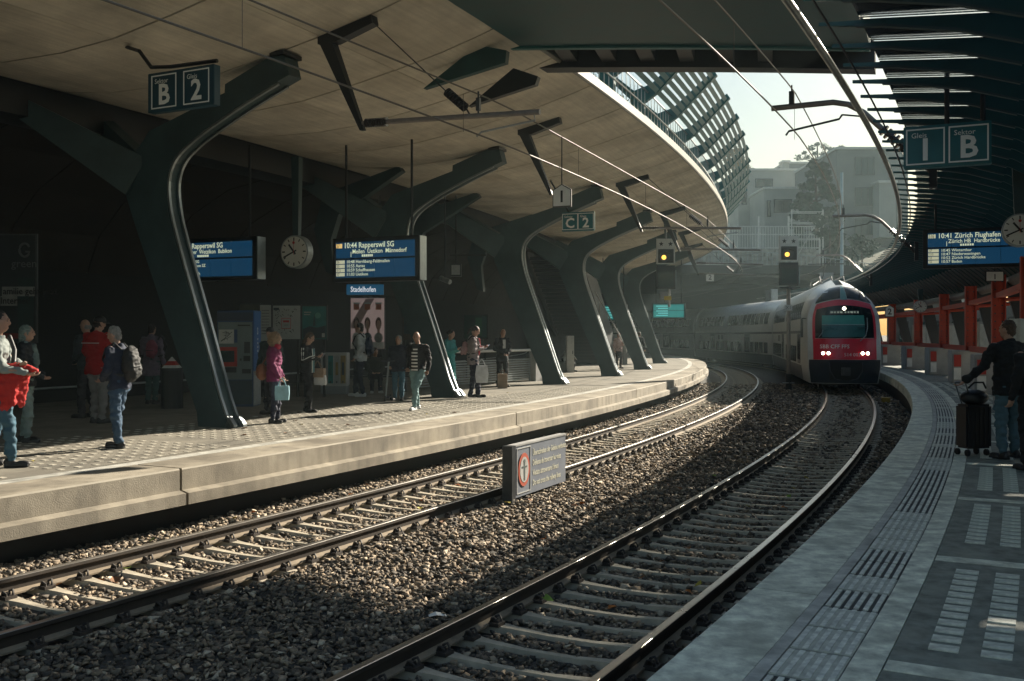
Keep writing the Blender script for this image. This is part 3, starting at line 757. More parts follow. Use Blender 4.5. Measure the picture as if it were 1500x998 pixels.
M['bwhite'] = mat('render_white', (.34, .34, .315), .8, var=.12, scale=.5); M['bgrey'] = mat('render_grey', (.19, .195, .185), .85, var=.15, scale=.5)
block(bA, 1082, 250, 1186, 128, 14, M['bwhite'])
block(bA, 1120, 277, 1172, 120, 7.5, M['bwhite'])
block(bA, 1150, 240, 1215, 134, 9, M['bgrey'])
block(bA, 1147, 238, 1156, 129.5, 1.5, M['bwhite'], 20, 'chimney')
windows(bA, [(1106, 262, 1132, 275, 2), (1086, 268, 1094, 300, 1)], 128, 2, fm='darkmetal')
windows(bA, [(1133, 292, 1160, 312, 2), (1123, 294, 1129, 318, 1)], 120, 2, fm='darkmetal')
bB = tag(empty('building', (40, 105, 8)), 'taller grey concrete building with dark blue windows beside the conifer', 'building')
block(bB, 1226, 219, 1330, 108, 16, M['bgrey'])
m = MB(); a = px(1226, 222, 108); q = px(1205, 226, 122); m.prism([(a.x, 108.02, 6), (q.x, 122, 6), (q.x, 122, q.z), (a.x, 108.02, a.z)], (.6, .3, 0)); m.build('side_wall', M['bgrey'], bB)
windows(bB, [(1252, 230, 1281, 257, 3), (1252, 275, 1281, 302, 3), (1252, 320, 1281, 345, 3), (1290, 285, 1306, 302, 2), (1290, 325, 1306, 342, 2)], 108, 3, glassb, 'darkmetal')
block(bB, 1288, 268, 1312, 106, 2.2, M['bwhite'], 12, 'balcony')
pole = tag(empty('mast', (19.9, 60, -1)), 'tall pale blue steel mast rising behind the train', 'mast')
m = MB(); m.tube([px(1233, 540, 60), px(1233, 253, 60)], .11, 10, r2=.085); m.build('shaft', mat('mast_paint', (.36, .46, .50), .5, var=.1), pole)
m = MB(); m.box(px(1210, 412, 59.8), (.8, .3, 1.0)); m.build('equipment_box', 'grey', pole)

def crown(root, spots, n, r, leaf, m_, seed):
    rr = random.Random(seed); mb = MB()
    for i in range(n):
        c, rad = rr.choice(spots); v = Vector((rr.gauss(0, 1), rr.gauss(0, 1), rr.gauss(0, 1))).normalized() * rad * rr.uniform(.35, 1.0)
        p = Vector(c) + Vector((v.x, v.y, v.z * .7)); l = leaf * rr.uniform(.6, 1.4)
        A = Matrix.Rotation(rr.uniform(0, 6.28), 3, Vector((rr.gauss(0, 1), rr.gauss(0, 1), rr.gauss(0, 1))).normalized())
        mb.add([p + A @ Vector(q) * l for q in ((-1, 0, 0), (0, -.6, .15), (1, 0, 0), (0, .6, .15))], [(0, 1, 2, 3)])
    return mb.build('crown', m_, root)
def trunk(root, p0, p1, r, limbs):
    m = MB(); m.tube([p0, (Vector(p0) + Vector(p1)) / 2 + Vector((.05, 0, 0)), p1], r, 8, r2=r * .3)
    for a, b_ in limbs: m.tube([a, (Vector(a) + Vector(b_)) / 2 + Vector((0, 0, .1)), b_], r * .3, 5, r2=r * .08)
    m.build('trunk', mat('bark', (.09, .07, .055), .9, var=.4, scale=6), root)
green = mat('conifer_green', (.035, .06, .04), .8, var=.6, scale=.9); brown = mat('autumn_leaves', (.20, .13, .05), .8, var=.5, scale=1)
c0 = px(1197, 425, 97); top = px(1194, 236, 97)
tr_ = tag(empty('conifer_tree', (c0.x, 97, 7)), 'dark bushy conifer standing in front of the grey building', 'tree')
sp = []; lb = []; rr = random.Random(3)
H = top.z - 7.5
for k in range(130):
    h = rr.uniform(.02, 1); rad = (1 - h) ** .6 * 3.3 + .3; a = rr.uniform(0, 6.28); q = Vector((c0.x + math.cos(a) * rad * rr.uniform(.5, 1), 97 + math.sin(a) * rad * rr.uniform(.5, 1), 7.5 + H * h))
    sp.append((q, rr.uniform(.35, .8) * (1.15 - h * .6)))
    if k % 3 == 0: lb.append((Vector((c0.x, 97, q.z - .2)), q))
crown(tr_, sp, 9500, 1, .25, green, 5); trunk(tr_, (c0.x, 97, 6.5), (top.x, 97, top.z), .28, lb)
t2 = tag(empty('cedar_tree', px(1200, 330, 140)), 'flat-topped cedar spreading above the building roofs', 'tree')
sp = []; lb = []; b0_ = px(1198, 240, 140)
for (x, y) in ((1170, 232), (1178, 224), (1188, 217), (1197, 212), (1207, 215), (1216, 218), (1225, 222), (1232, 216), (1236, 228), (1182, 231), (1205, 226), (1193, 225)):
    q = px(x, y, 140 + rr.uniform(-2, 2)); sp.append((q, rr.uniform(.4, .75))); lb.append((b0_, q))
crown(t2, sp, 900, 1, .16, green, 6); trunk(t2, px(1199, 300, 140), px(1197, 212, 140), .3, lb)
t3 = tag(empty('autumn_tree', px(1085, 300, 145)), 'brown autumn tree showing past the trellis tip', 'tree')
sp = []; lb = []; b0_ = px(1078, 262, 145)
for (x, y) in ((1072, 225), (1080, 220), (1086, 232), (1090, 240), (1078, 240), (1094, 246), (1070, 245), (1084, 250), (1098, 252), (1064, 232)):
    q = px(x, y, 145 + rr.uniform(-2, 2)); sp.append((q, rr.uniform(.6, 1.0))); lb.append((b0_, q))
crown(t3, sp, 1000, 1, .2, brown, 8); trunk(t3, px(1078, 330, 145), px(1080, 222, 145), .3, lb)
for k, (x, y) in enumerate(((1215, 330), (1262, 360), (1247, 395))):
    q = px(x, y, 88); t = tag(empty('bush', (q.x, 88, q.z - 1.2)), ['low bush at the conifer foot, leftmost of three', 'low bush below the dark blue windows, highest of the right pair', 'low bush right of the pale mast, nearest the train roof'][k], 'bush', 'bushes on the slope above the tunnel')
    crown(t, [(q + Vector((rr.uniform(-1, 1), rr.uniform(-.5, .5), rr.uniform(-.9, .6))), .7) for _ in range(7)], 700, 1, .16, green, 10 + k); trunk(t, q - Vector((0, 0, 2.5)), q, .1, [])

# ------------------------------------------------------------------ train
tr = tag(empty('train', P(44.2, D1, ZR1)), 'oncoming red and white double-deck train with two pairs of lit headlights', 'train')
ZT = ZR1
SEC = [(.30, 1.30), (.95, 1.39), (2.6, 1.39), (3.0, 1.36), (3.35, 1.24), (3.65, 1.06), (3.95, .78), (4.15, .48), (4.25, .15)]
def wz(z): return float(np.interp(z, [a for a, _ in SEC], [b for _, b in SEC]))
def fset(z): return float(np.interp(z, [.3, .95, 1.25, 2.06, 3.4, 3.62, 3.95, 4.15, 4.26], [.16, .06, 0, .14, .55, .66, .95, 1.25, 1.6]))
M['tr_white'] = mat('train_white', (.56, .58, .57), .35, var=.12, scale=1.5, coat=.2); M['tr_red'] = mat('train_red', (.66, .016, .05), .3, var=.1, scale=2, coat=.3)
M['tr_navy'] = mat('train_navy', (.012, .022, .035), .4, var=.2, scale=2); M['tr_glass'] = mat('train_glass', (.004, .009, .012), .12, var=0, spec=.3)
M['tr_roof'] = mat('train_roof', (.5, .51, .5), .4, var=.15, scale=1.2)
SEC2 = [(.30, 1.30), (.95, 1.39), (2.7, 1.39), (3.2, 1.36), (3.6, 1.24), (3.95, 1.06), (4.25, .78), (4.45, .48), (4.56, .15)]
def w2(z): return float(np.interp(z, [a for a, _ in SEC2], [b for _, b in SEC2]))
def zb_(z): return z + .31 * max(0, (z - 2.6) / 1.66)
# car frames: front s, rear s
class Car:
    def __init__(c, s0, s1):
        a, b_ = P(s0, D1), P(s1, D1); c.o = Vector((a.x, a.y, ZT)); c.t = (b_ - a).normalized(); c.n = Vector((c.t.y, -c.t.x, 0)); c.L = (b_ - a).length
    def W(c, x, y, z): return c.o + c.n * x + c.t * y + Vector((0, 0, z))
cars = [Car(44.2, 68.6), Car(69.2, 92.5), Car(93.1, 116)]
c1 = cars[0]
def fp(fx, z, off=0.0):
    w = wz(z); x = fx * w
    return c1.W(x, fset(z) + .42 * abs(fx) ** 2.6 - off, z)
def patch(name, z0, z1, x0, x1, off, m_, nz=5, nx=12, th=.03, arc=(0, 0)):
    mb = MB(); gr = [[fp(x0 + (x1 - x0) * i / nx, z0 + (z1 - z0) * j / nz - (arc[0] + (arc[1] - arc[0]) * j / nz) * (x0 + (x1 - x0) * i / nx) ** 2, off) for i in range(nx + 1)] for j in range(nz + 1)]
    bk = [[p + c1.t * th for p in r] for r in gr]; k = nx + 1; n = (nz + 1) * k
    fs = [(j * k + i, j * k + i + 1, (j + 1) * k + i + 1, (j + 1) * k + i) for j in range(nz) for i in range(nx)]
    fs += [tuple(n + q for q in reversed(f)) for f in fs]
    bd = [i for i in range(nx + 1)] + [(j + 1) * k - 1 for j in range(1, nz + 1)] + [nz * k + i for i in range(nx - 1, -1, -1)] + [j * k for j in range(nz - 1, 0, -1)]
    fs += [(bd[i], bd[(i + 1) % len(bd)], n + bd[(i + 1) % len(bd)], n + bd[i]) for i in range(len(bd))]
    mb.add([p for r in gr + bk for p in r], fs); return mb.build(name, m_, tr, smooth=True)
# nose shell
mb = MB(); zl = [.3, .6, .95, 1.25, 1.7, 2.1, 2.6, 3.0, 3.2, 3.4, 3.6, 3.8, 3.95, 4.1, 4.2, 4.26]
fr_ = [-1, -.97, -.9, -.75, -.5, -.2, .2, .5, .75, .9, .97, 1]
mb.loft([[c1.W(-w2(zb_(z)), 3.6, zb_(z))] + [fp(f, z) for f in fr_] + [c1.W(w2(zb_(z)), 3.6, zb_(z))] for z in zl], close=False, cap=False)
mb.build('nose', 'tr_white', tr, smooth=True)
patch('red_front', 1.25, 2.08, -.86, .86, .02, 'tr_red')
patch('red_arch', 3.40, 3.64, -.87, .87, .02, 'tr_red', arc=(.24, .24))
for sg in (-1, 1): patch('red_pillar', 2.06, 3.24, min(sg * .80, sg * .87), max(sg * .80, sg * .87), .025, 'tr_red', 8, 2)
ws = patch('windscreen', 2.10, 3.40, -.80, .80, .022, 'tr_glass', 8, 14, arc=(0, .24))
bl = patch('cab_blind', 2.62, 3.0, -.62, .55, .028, mat('blind_teal', (.05, .30, .26), .4, var=.1), 3, 8, .004)
patch('dashboard', 2.14, 2.60, -.62, .55, .027, mat('cab_inner', (.03, .14, .14), .3, var=.3, scale=3), 3, 8, .004)
patch('blind_edge', 2.61, 2.635, -.62, .55, .032, 'zinc', 1, 8, .006)
patch('dome_window', 3.68, 4.17, -.92, -.13, .02, 'tr_glass', arc=(.24, .06)); patch('dome_window', 3.68, 4.17, .13, .92, .02, 'tr_glass', arc=(.24, .06))
patch('dome_strip', 3.62, 4.22, -.115, .115, .025, mat('strip_teal', (.10, .26, .25), .4, var=.1))
patch('skirt', .32, 1.24, -.97, .97, .02, 'tr_navy')
patch('coupler_bay', .45, 1.15, -.45, .45, .035, 'black')
mb = MB()
for sg in (-1, 1):
    mb.tube([c1.W(sg * .62, -.02, 1.15), c1.W(sg * .6, -.12, .8), c1.W(sg * .42, -.16, .5), c1.W(sg * .2, -.14, .45)], .025, 6)
mb.build('air_hose', 'darkmetal', tr)
mb = MB(); mb.box(c1.W(0, -.05, .78), (.34, .5, .30), -TH(44)); mb.box(c1.W(0, -.32, .78), (.24, .14, .22), -TH(44)); mb.build('coupler', 'darkmetal', tr)
lampm = mat('headlamp', (1, .95, .8), .3, var=0, emit=(1.0, .84, .58), estr=6)
for i, x in enumerate((-.84, -.64, .64, .84)):
    p = fp(x / 1.39, 1.50, .03); mb = MB(); mb.disc(p, c1.t, .085, .03, 16); h = mb.build('headlight', 'darkmetal', tr)
    mb = MB(); mb.disc(p - c1.t * .02, c1.t, .062, .02, 16); mb.build('bulb', lampm, h)
p = fp(0, 3.27, .03); mb = MB(); mb.disc(p, c1.t, .085, .03, 16); h = mb.build('headlight', 'darkmetal', tr); mb = MB(); mb.disc(p - c1.t * .02, c1.t, .065, .02, 16); mb.build('bulb', lampm, h)
dsp = patch('destination_display', 3.05, 3.2, -.42, .42, .03, 'black', 1, 6, .006)
mb = MB()
for k in range(9): mb.box(fp(-.36 + .09 * k + (.03 if k > 3 else 0), 3.12, .035), (.06 if k % 3 else .1, .01, .075), -TH(44))
mb.build('display_segments', mat('display_dim', (.2, .22, .2), .5, var=0, emit=(.5, .6, .5), estr=.12), dsp)
dv_ = (fp(.05, 1.76) - fp(-.70, 1.76)).normalized(); mx_ = plane_mx(fp(-.69, 1.76, .09), dv_, Vector((dv_.y, -dv_.x, 0))); text('SBB CFF FFS', .215, mat('train_letters', (.85, .82, .84), .5, var=0), tr, mx_, bold=.012)
text('514 003', .19, mat('train_letters', (.85, .82, .84)), tr, plane_mx(fp(-.05, 1.44, .09), c1.n, -c1.t))
for sg, pts in ((1, [(.40, 1.98), (.56, 2.2), (.62, 2.5), (.63, 2.9)]), (-1, [(-.72, 2.12), (-.62, 2.3), (-.60, 2.42)])):
    mb = MB(); mb.tube([fp(a, z, .07) for a, z in pts], .018, 6); mb.build('wiper', 'zinc', tr)
mb = MB(); mb.tube([fp(.34, 2.5, .07), fp(.62, 2.5, .07)], .014, 6); mb.build('wiper_blade', 'darkmetal', tr)
def sp_(c, sg, y0, y1, z0, z1, name, m_, off=.012, nz=3):
    mb = MB(); r = []
    for j in range(nz + 1):
        z = z0 + (z1 - z0) * j / nz; x = sg * (w2(z) + off)
        r.append([c.W(x, y0, z), c.W(x, y1, z), c.W(x - sg * .03, y1, z), c.W(x - sg * .03, y0, z)])
    mb.loft(r); return mb.build(name, m_, tr)
for ci, c in enumerate(cars):
    y0 = 3.58 if ci == 0 else 0.0
    full = [(z, w) for z, w in SEC2]
    outl = [(-w, z) for z, w in full] + [(w, z) for z, w in reversed(full)]
    mb = MB(); mb.loft([[c.W(x, y, z) for x, z in outl] for y in (y0, c.L)]); mb.build('car_body', 'tr_white', tr, smooth=True)
    for sg in ((-1, 1) if ci == 0 else (-1,)):
        sp_(c, sg, y0, c.L, .31, .92, 'side_skirt', 'tr_navy', .01)
        sp_(c, sg, y0, c.L, 2.28, 2.40, 'stripe', 'tr_navy', .012, 1)
        sp_(c, sg, y0, c.L, 4.25, 4.52, 'roof_edge', 'tr_roof', .012)
        dy = [4.0, 14.5] if ci == 0 else [5.5, 16.5]
        for d_ in dy: 
            do = sp_(c, sg, d_, d_ + 1.45, .62, 2.26, 'door', 'tr_navy', .016)
            for k in (0, 1): 
                w_ = sp_(c, sg, d_ + .12 + .68 * k, d_ + .66 + .68 * k, 1.15, 2.05, 'door_pane', 'tr_glass', .024)
                w_.parent = do
        def clear(a, b_): return all(b_ < d_ - .1 or a > d_ + 1.55 for d_ in dy)
        y = 3.9 if ci == 0 else 1.0
        while y < c.L - 1.6:
            if clear(y, y + .95): sp_(c, sg, y, y + .92, 1.0, 1.72, 'window', 'tr_glass')
            sp_(c, sg, y, y + .92, 2.92, 3.66, 'upper_window', 'tr_glass', nz=4)
            if y > 8 and int(y * 3) % 4 == 0: sp_(c, sg, y, y + .5, 1.85, 2.2, 'vent', 'tr_navy', .01)
            y += 1.14
            if abs(y - c.L / 2) < .6: y += 1.2
    mb = MB(); mb.box(c.W(0, c.L / 2, .52), (2.2, c.L - 3, .6), 0 - math.atan2(c.t.x, c.t.y)); mb.build('underframe', 'black', tr)
    for q in (3.6, c.L - 3.4):
        for dy_ in (-1.25, 1.25):
            for sg in (-1, 1):
                mb = MB(); mb.disc(c.W(sg * .75, q + dy_, .46), c.n, .46, .12, 20); mb.build('wheel', 'darkmetal', tr)
    if ci: 
        mb = MB(); mb.box(c.W(0, -.35, 2.1), (2.2, .8, 3.2), -math.atan2(c.t.x, c.t.y)); mb.build('gangway', 'black', tr)
mb = MB()
for k in range(3): mb.tube([c1.W(-.5 + .5 * k, 4.5, 4.5), c1.W(-.5 + .5 * k, 5, 4.8), c1.W(-.5 + .5 * k, 9, 4.8), c1.W(-.5 + .5 * k, 9.4, 4.5)], .03, 6)
mb.tube([c1.W(-.6, 7, 4.5), c1.W(0, 8.6, 4.9), c1.W(0, 7.2, 5.5)], .03, 6); mb.tube([c1.W(-.8, 7.2, 5.5), c1.W(.8, 7.2, 5.5)], .03, 6); mb.build('pantograph', 'darkmetal', tr)
mb = MB(); mb.tube([fp(-1, 2.9, 0) + c1.t * .6, fp(-1, 2.9, 0) + c1.t * .6 - c1.n * .18], .02, 6); mb.box(fp(-1, 2.5, 0) + c1.t * .62 - c1.n * .16, (.1, .14, .75), -TH(44)); mb.build('mirror', 'black', tr)
# ------------------------------------------------------------------ overhead line
def wire(name, pts, r, label):
    mb = MB(); mb.tube(pts, r, 6); o = tag(mb.build(name, 'wire', smooth=True), label, 'wire'); return o
def linez(sup, z, d0, stag, sag, s0, s1):
    out = []; s = s0
    while s <= s1:
        k = (s - sup[0]) / sup[1]; f = k - math.floor(k); sg = 1 if int(math.floor(k)) % 2 == 0 else -1
        out.append(P(s, d0 + stag * sg * (1 - 2 * f), z - sag * 4 * f * (1 - f))); s += 1.0
    return out
wire('contact_wire', linez((18.5, 17), 4.74, -.1, .12, .0, 4, 92), .013, 'contact wire over the far track, lower of its two wires')
wire('messenger_wire', linez((18.5, 17), 5.42, -.1, .05, .12, 4, 92), .012, 'messenger wire over the far track, upper of its two wires')
wire('contact_wire', linez((21.8, 17), 5.16, D1 - .2, .12, .0, 2, 92), .013, 'contact wire over the near track, lower of its two wires')
wire('messenger_wire', linez((21.8, 17), 5.95, D1 - .2, .05, .15, 2, 92), .012, 'messenger wire over the near track, upper of its two wires')
k = 0
for s in list(np.arange(7.5, 60, 4.9)):
    for (d, z0, z1, nm) in ((-.1, 4.74, 5.32, 'far'), (D1 - .2, 5.16, 5.85, 'near')):
        mb = MB(); mb.tube([P(s, d, z0), P(s, d, z1)], .004, 4)
        tag(mb.build('dropper_wire', 'wire'), 'thin upright dropper tying contact wire to messenger over the %s track' % nm, 'dropper', 'droppers over the %s track' % nm)
def insul(mb, a, b_, r, n, mi=0):
    a, b_ = Vector(a), Vector(b_); rs = []; ps = []
    mb.tube([a, b_], r * .45, 8, mi)
    for i in range(n):
        p = a.lerp(b_, (i + .5) / n); mb.disc(p, b_ - a, r, (b_ - a).length / n * .45, 12, mi)
def arm2(s, tube, lab):
    n = N(s); t = T(s)
    root = tag(empty('catenary_bracket', P(s, -3.2, sofz(-3.4))), lab, 'bracket', 'black catenary brackets under the concrete canopy')
    m = MB()
    def Wp(d, z, off=0): return P(s, d, z) + t * off
    pl = [(-3.05, sofz(-3.05)), (-1.98, sofz(-1.98)), (-1.95, sofz(-1.98) - .14), (-2.7, sofz(-2.7) - .2), (-3.05, sofz(-3.05) - .12)]
    m.prism([Wp(d, z, -.09) for d, z in pl], t * .18); m.build('plate', 'black', root)
    m = MB(); m.loft([[Wp(-3.02, 6.55, -.09), Wp(-2.78, 6.58, -.09), Wp(-2.78, 6.58, .09), Wp(-3.02, 6.55, .09)], [Wp(-2.24, 5.02, -.04), Wp(-2.16, 5.02, -.04), Wp(-2.16, 5.02, .04), Wp(-2.24, 5.02, .04)]]); m.build('leg', 'black', root)
    if tube:
        m = MB(); m.tube([Wp(-2.2, 5.14), Wp(1.0, 5.02)], .042, 10); m.build('tube', 'tube', root)
        m = MB(); insul(m, Wp(-2.15, 5.138), Wp(-1.72, 5.12), .075, 9); m.build('insulator', 'rust', root)
        m = MB(); m.tube([Wp(-2.0, sofz(-2.0) - .1), Wp(-.6, 5.48)], .01, 5); m.build('stay', 'darkmetal', root)
        m = MB(); insul(m, Wp(-.62, 5.50), Wp(-.27, 5.2), .075, 8); m.build('insulator', 'rust', root)
        m = MB(); m.tube([Wp(-.27, 5.2), Wp(-.2, 5.09)], .014, 6); m.build('stay', 'darkmetal', root)
        m = MB(); m.tube([Wp(-.05, 5.07), Wp(-.05, 5.44)], .016, 6); m.box(Wp(-.05, 5.24), (.06, .06, .2), -TH(s)); m.build('hanger', 'darkmetal', root)
        m = MB(); m.tube([Wp(.9, 5.02), Wp(.92, 4.9), Wp(.0, 4.80), Wp(-.08, 4.74)], .016, 6); m.build('registration_arm', 'zinc', root)
    return root
for k, s in enumerate((17.7, 26.2, 35.5, 44.0, 52.4, 61)):
    arm2(s, k != 1, ['catenary bracket with a long grey tube and two ribbed insulators, nearest under the canopy', 'catenary bracket without a tube, above the white number 1 plate', 'third catenary bracket from the near end, tube ending left of the trees', 'fourth catenary bracket from the near end', 'fifth catenary bracket, near the canopy tip', 'farthest catenary bracket at the curved canopy end'][k])
def arm1(s, lab):
    root = tag(empty('catenary_bracket', P(s, 6.0, 4.6)), lab, 'bracket', 'curved tube brackets of the right canopy')
    def Wp(d, z): return P(s, d, z)
    m = MB(); m.tube([Wp(3.7, 5.67), Wp(4.75, 5.68), Wp(5.0, 5.62), Wp(5.25, 5.46), Wp(5.55, 5.15)], .05, 10); m.build('tube', 'tube', root, smooth=True)
    m = MB(); insul(m, Wp(5.55, 5.15), Wp(6.1, 4.62), .10, 9); m.build('insulator', 'rust', root)
    m = MB(); m.tube([Wp(6.1, 4.62), Wp(6.35, 4.35)], .05, 8); m.box(Wp(6.35, 4.5), (.12, .25, .8), -TH(s)); m.build('mount', 'black', root)
    m = MB(); m.tube([Wp(4.05, 5.67), Wp(4.05, 6.05)], .014, 6); m.box(Wp(4.05, 5.82), (.09, .07, .24), -TH(s)); m.build('hanger', 'darkmetal', root)
    m = MB(); m.tube([Wp(5.3, 5.38), Wp(4.9, 5.45)], .016, 6); m.tube([Wp(4.9, 5.45), Wp(4.85, 5.38), Wp(4.0, 5.24), Wp(3.95, 5.17)], .02, 6); m.build('registration_arm', 'darkmetal', root)
for k, s in enumerate((21.8, 38.8, 55.8)):
    arm1(s, ['curved tube bracket with a black ribbed insulator, large against the sky', 'curved tube bracket right of the pale mast', 'small curved tube bracket above the train roof'][k])
def plate_sign(c, right, nrm, w, h, txt, lab, gable=True, rod=None, name='number_plate'):
    right = Vector(right).normalized(); nrm = Vector(nrm).normalized(); up = Vector((0, 0, 1)); c = Vector(c)
    root = tag(empty(name, c), lab, 'sign')
    def poly(sx, sz, off):
        q = [(-sx, -sz), (sx, -sz), (sx, sz * .55), (0, sz * 1.05), (-sx, sz * .55)] if gable else [(-sx, -sz), (sx, -sz), (sx, sz), (-sx, sz)]
        return [c + right * a + up * b_ + nrm * off for a, b_ in q]
    m = MB(); m.prism(poly(w / 2, h / 2, -.04), nrm * .04); m.build('backing', 'ink', root)
    m = MB(); m.prism(poly(w / 2 * .9, h / 2 * .9, .001), nrm * .008); m.build('face', 'white', root)
    text(txt, h * .72, 'ink', root, plane_mx(c + nrm * .012 - up * h * .06, right, nrm), align='CENTER', bold=.02)
    if rod is not None:
        m = MB(); m.tube([c + up * h * .5, rod], .012, 6); m.build('rod', 'darkmetal', root)
q = pr(823, 287, 21.0); plate_sign(q, N(21), -T(21), .37, .42, '1', 'white gabled number 1 plate hanging under the canopy near the C 2 sign', rod=q + Vector((0, 0, 1.1)))
q = px(1040, 406, 66); plate_sign(q, (1, 0, 0), (0, -1, 0), .58, .62, '2', 'white gabled number 2 plate hanging before the tunnel mouth', rod=q + Vector((0, 0, 1.4)))
q = px(1303, 456, 47); plate_sign(q, (1, 0, 0), (0, -1, 0), .42, .55, '2', 'white gabled number 2 plate right of the train front', rod=q + Vector((0, 0, 1.3)))
q = px(1457, 405, 27); plate_sign(q, (1, 0, 0), (0, -1, 0), .5, .27, '1', 'white number 1 plate just under the right departure board', gable=False, rod=q + Vector((0, 0, .5)))

# ------------------------------------------------------------------ signs with two squares
def duo(c, s, W, H, a, b_, lab, m_, rods):
    n, t = N(s), T(s); up = Vector((0, 0, 1)); c = Vector(c)
    root = tag(empty('platform_sign', c), lab, 'sign')
    m = MB(); m.box(c, (W, .14, H), -TH(s)); m.build('panel', m_, root, bevel=.008)
    for k, (small, big) in enumerate((a, b_)):
        o = c + n * (W * (-.245 if k == 0 else .245)) - t * .078
        q = H * .82; fr = MB()
        for (dx, dz, w, h) in ((0, q / 2, q + .016, .018), (0, -q / 2, q + .016, .018), (-q / 2, 0, .018, q - .02), (q / 2, 0, .018, q - .02)):
            fr.box(o + n * dx + up * dz, (w, .006, h), -TH(s))
        fr.build('square_outline', 'signtext', root)
        text(small, H * .17, 'signtext', root, plane_mx(o - n * q * .38 + up * q * .32, n, -t))
        text(big, H * .72, 'signtext', root, plane_mx(o - up * q * .12, n, -t), align='CENTER', bold=.025)
    for r in rods:
        m = MB(); m.loft(r) if isinstance(r[0], list) else m.tube(r, .03, 6); m.build('hanger', 'black', root)
    return root
s = 15.2; c = (pr(222, 105, s) + pr(318, 160, s)) / 2; W = (pr(318, 130, s) - pr(222, 130, s)).length; H = pr(222, 103, s).z - pr(222, 160, s).z
c = Vector((c.x, c.y, c.z)); e0 = pr(225, 104, s); e1 = pr(190, 72, s)
nn = N(s); up = Vector((0, 0, 1))
tl = c - nn * W / 2 + up * H / 2
duo(c, s, W, H, ('Sektor', 'B'), ('Gleis', '2'), 'dark navy sign B 2 on a curved arm under the canopy at left', 'navy',
    [[tl + nn * W + up * .06, tl + nn * W * .3 + up * .08, tl + up * .12, tl - nn * .25 + up * .4, pr(188, 70, 15.6), pr(180, 66, 15.7)]])
s = 32.5; c = pr(847.5, 325, s); W = (pr(871, 325, s) - pr(824, 325, s)).length
duo(c, s, W, .58, ('Sektor', 'C'), ('Gleis', '2'), 'teal sign C 2 hanging under the canopy by the third column', 'navy2', [[c - N(s) * .3 + Vector((0, 0, .3)), c - N(s) * .6 + Vector((0, 0, .8)), c - N(s) * .9 + Vector((0, 0, 1.3))]])
s = 17.3; c = pr(1387, 214, s); W = (pr(1451, 214, s) - pr(1323, 214, s)).length; H = pr(1387, 183, s).z - pr(1387, 245, s).z
duo(c, s, W, H, ('Gleis', '1'), ('Sektor', 'B'), 'teal sign 1 B hanging under the right canopy', 'navy2', [[c + Vector((0, 0, .2)), c + Vector((0, 0, .9))], [c + N(s) * .4 + Vector((0, 0, .2)), c + N(s) * .4 + Vector((0, 0, .8))]])
# warning board between the tracks
s0_, s1_ = 16.45, 18.3; dS = 1.12
a, b_ = P(s0_, dS), P(s1_, dS); t = (b_ - a).normalized(); n = Vector((t.y, -t.x, 0)); L = (b_ - a).length; up = Vector((0, 0, 1)); zb = -.70
ws_ = tag(empty('warning_board', a + up * zb), 'grey four-language warning board standing in the ballast between the tracks', 'sign')
rz = -math.atan2(t.x, t.y)
m = MB(); m.box((a + b_) / 2 + up * (zb + .42) , (.10, L, .72), rz); m.build('board', mat('board_grey', (.21, .23, .27), .5, var=.12, scale=3), ws_)
m = MB(); m.box((a + b_) / 2 + up * (zb + .79), (.12, L + .01, .025), rz); m.build('top_edge', 'conc_pale', ws_)
m = MB(); m.box(a - t * .06 + up * (zb + .40), (.15, .12, .80), rz); m.build('end_post', 'darkmetal', ws_)
for e in (.25, .8): m = MB(); m.box(a + t * L * e + up * (zb - .05), (.06, .06, .3), rz); m.build('leg', 'darkmetal', ws_)
fc = a + n * .054
def on(u, v, off=0): return fc + t * u + up * (zb + v) + n * off
for i, ln in enumerate(('Überschreiten der Geleise verboten', 'Défense de traverser les voies', 'Vietato attraversare i binari', 'Do not cross the railway lines')):
    text(ln, .118, mat('board_text', (.72, .70, .56), .6, var=0), ws_, plane_mx(on(.62, .63 - .145 * i), t, n), sx=.72, bold=.01)
m = MB()
for (u, v, w, h) in ((.31, .74, .46, .012), (.31, .11, .46, .012), (.085, .425, .012, .62), (.535, .425, .012, .62)): m.box(on(u, v, .002), (.006, w, h), rz)
m.build('pictogram_border', 'offwhite', ws_)
m = MB(); R_ = .19; ring_o = [on(.31 + R_ * math.cos(k * PI / 16), .43 + 1.25 * R_ * math.sin(k * PI / 16), .003) for k in range(32)]; m.prism(ring_o, n * .004); m.build('red_ring', mat('ring_red', (.55, .12, .07), .5, var=0), ws_)
m = MB(); m.prism([on(.31 + R_ * .74 * math.cos(k * PI / 16), .43 + R_ * .95 * math.sin(k * PI / 16), .008) for k in range(32)], n * .003); m.build('ring_centre', 'offwhite', ws_)
m = MB(); m.box(on(.31, .40, .013), (.004, .04, .25), rz); m.box(on(.31, .47, .014), (.004, .17, .022), rz); m.disc(on(.31, .55, .013), n, .028, .005, 12); m.build('figure', mat('fig_green', (.10, .13, .12), .6, var=0), ws_)

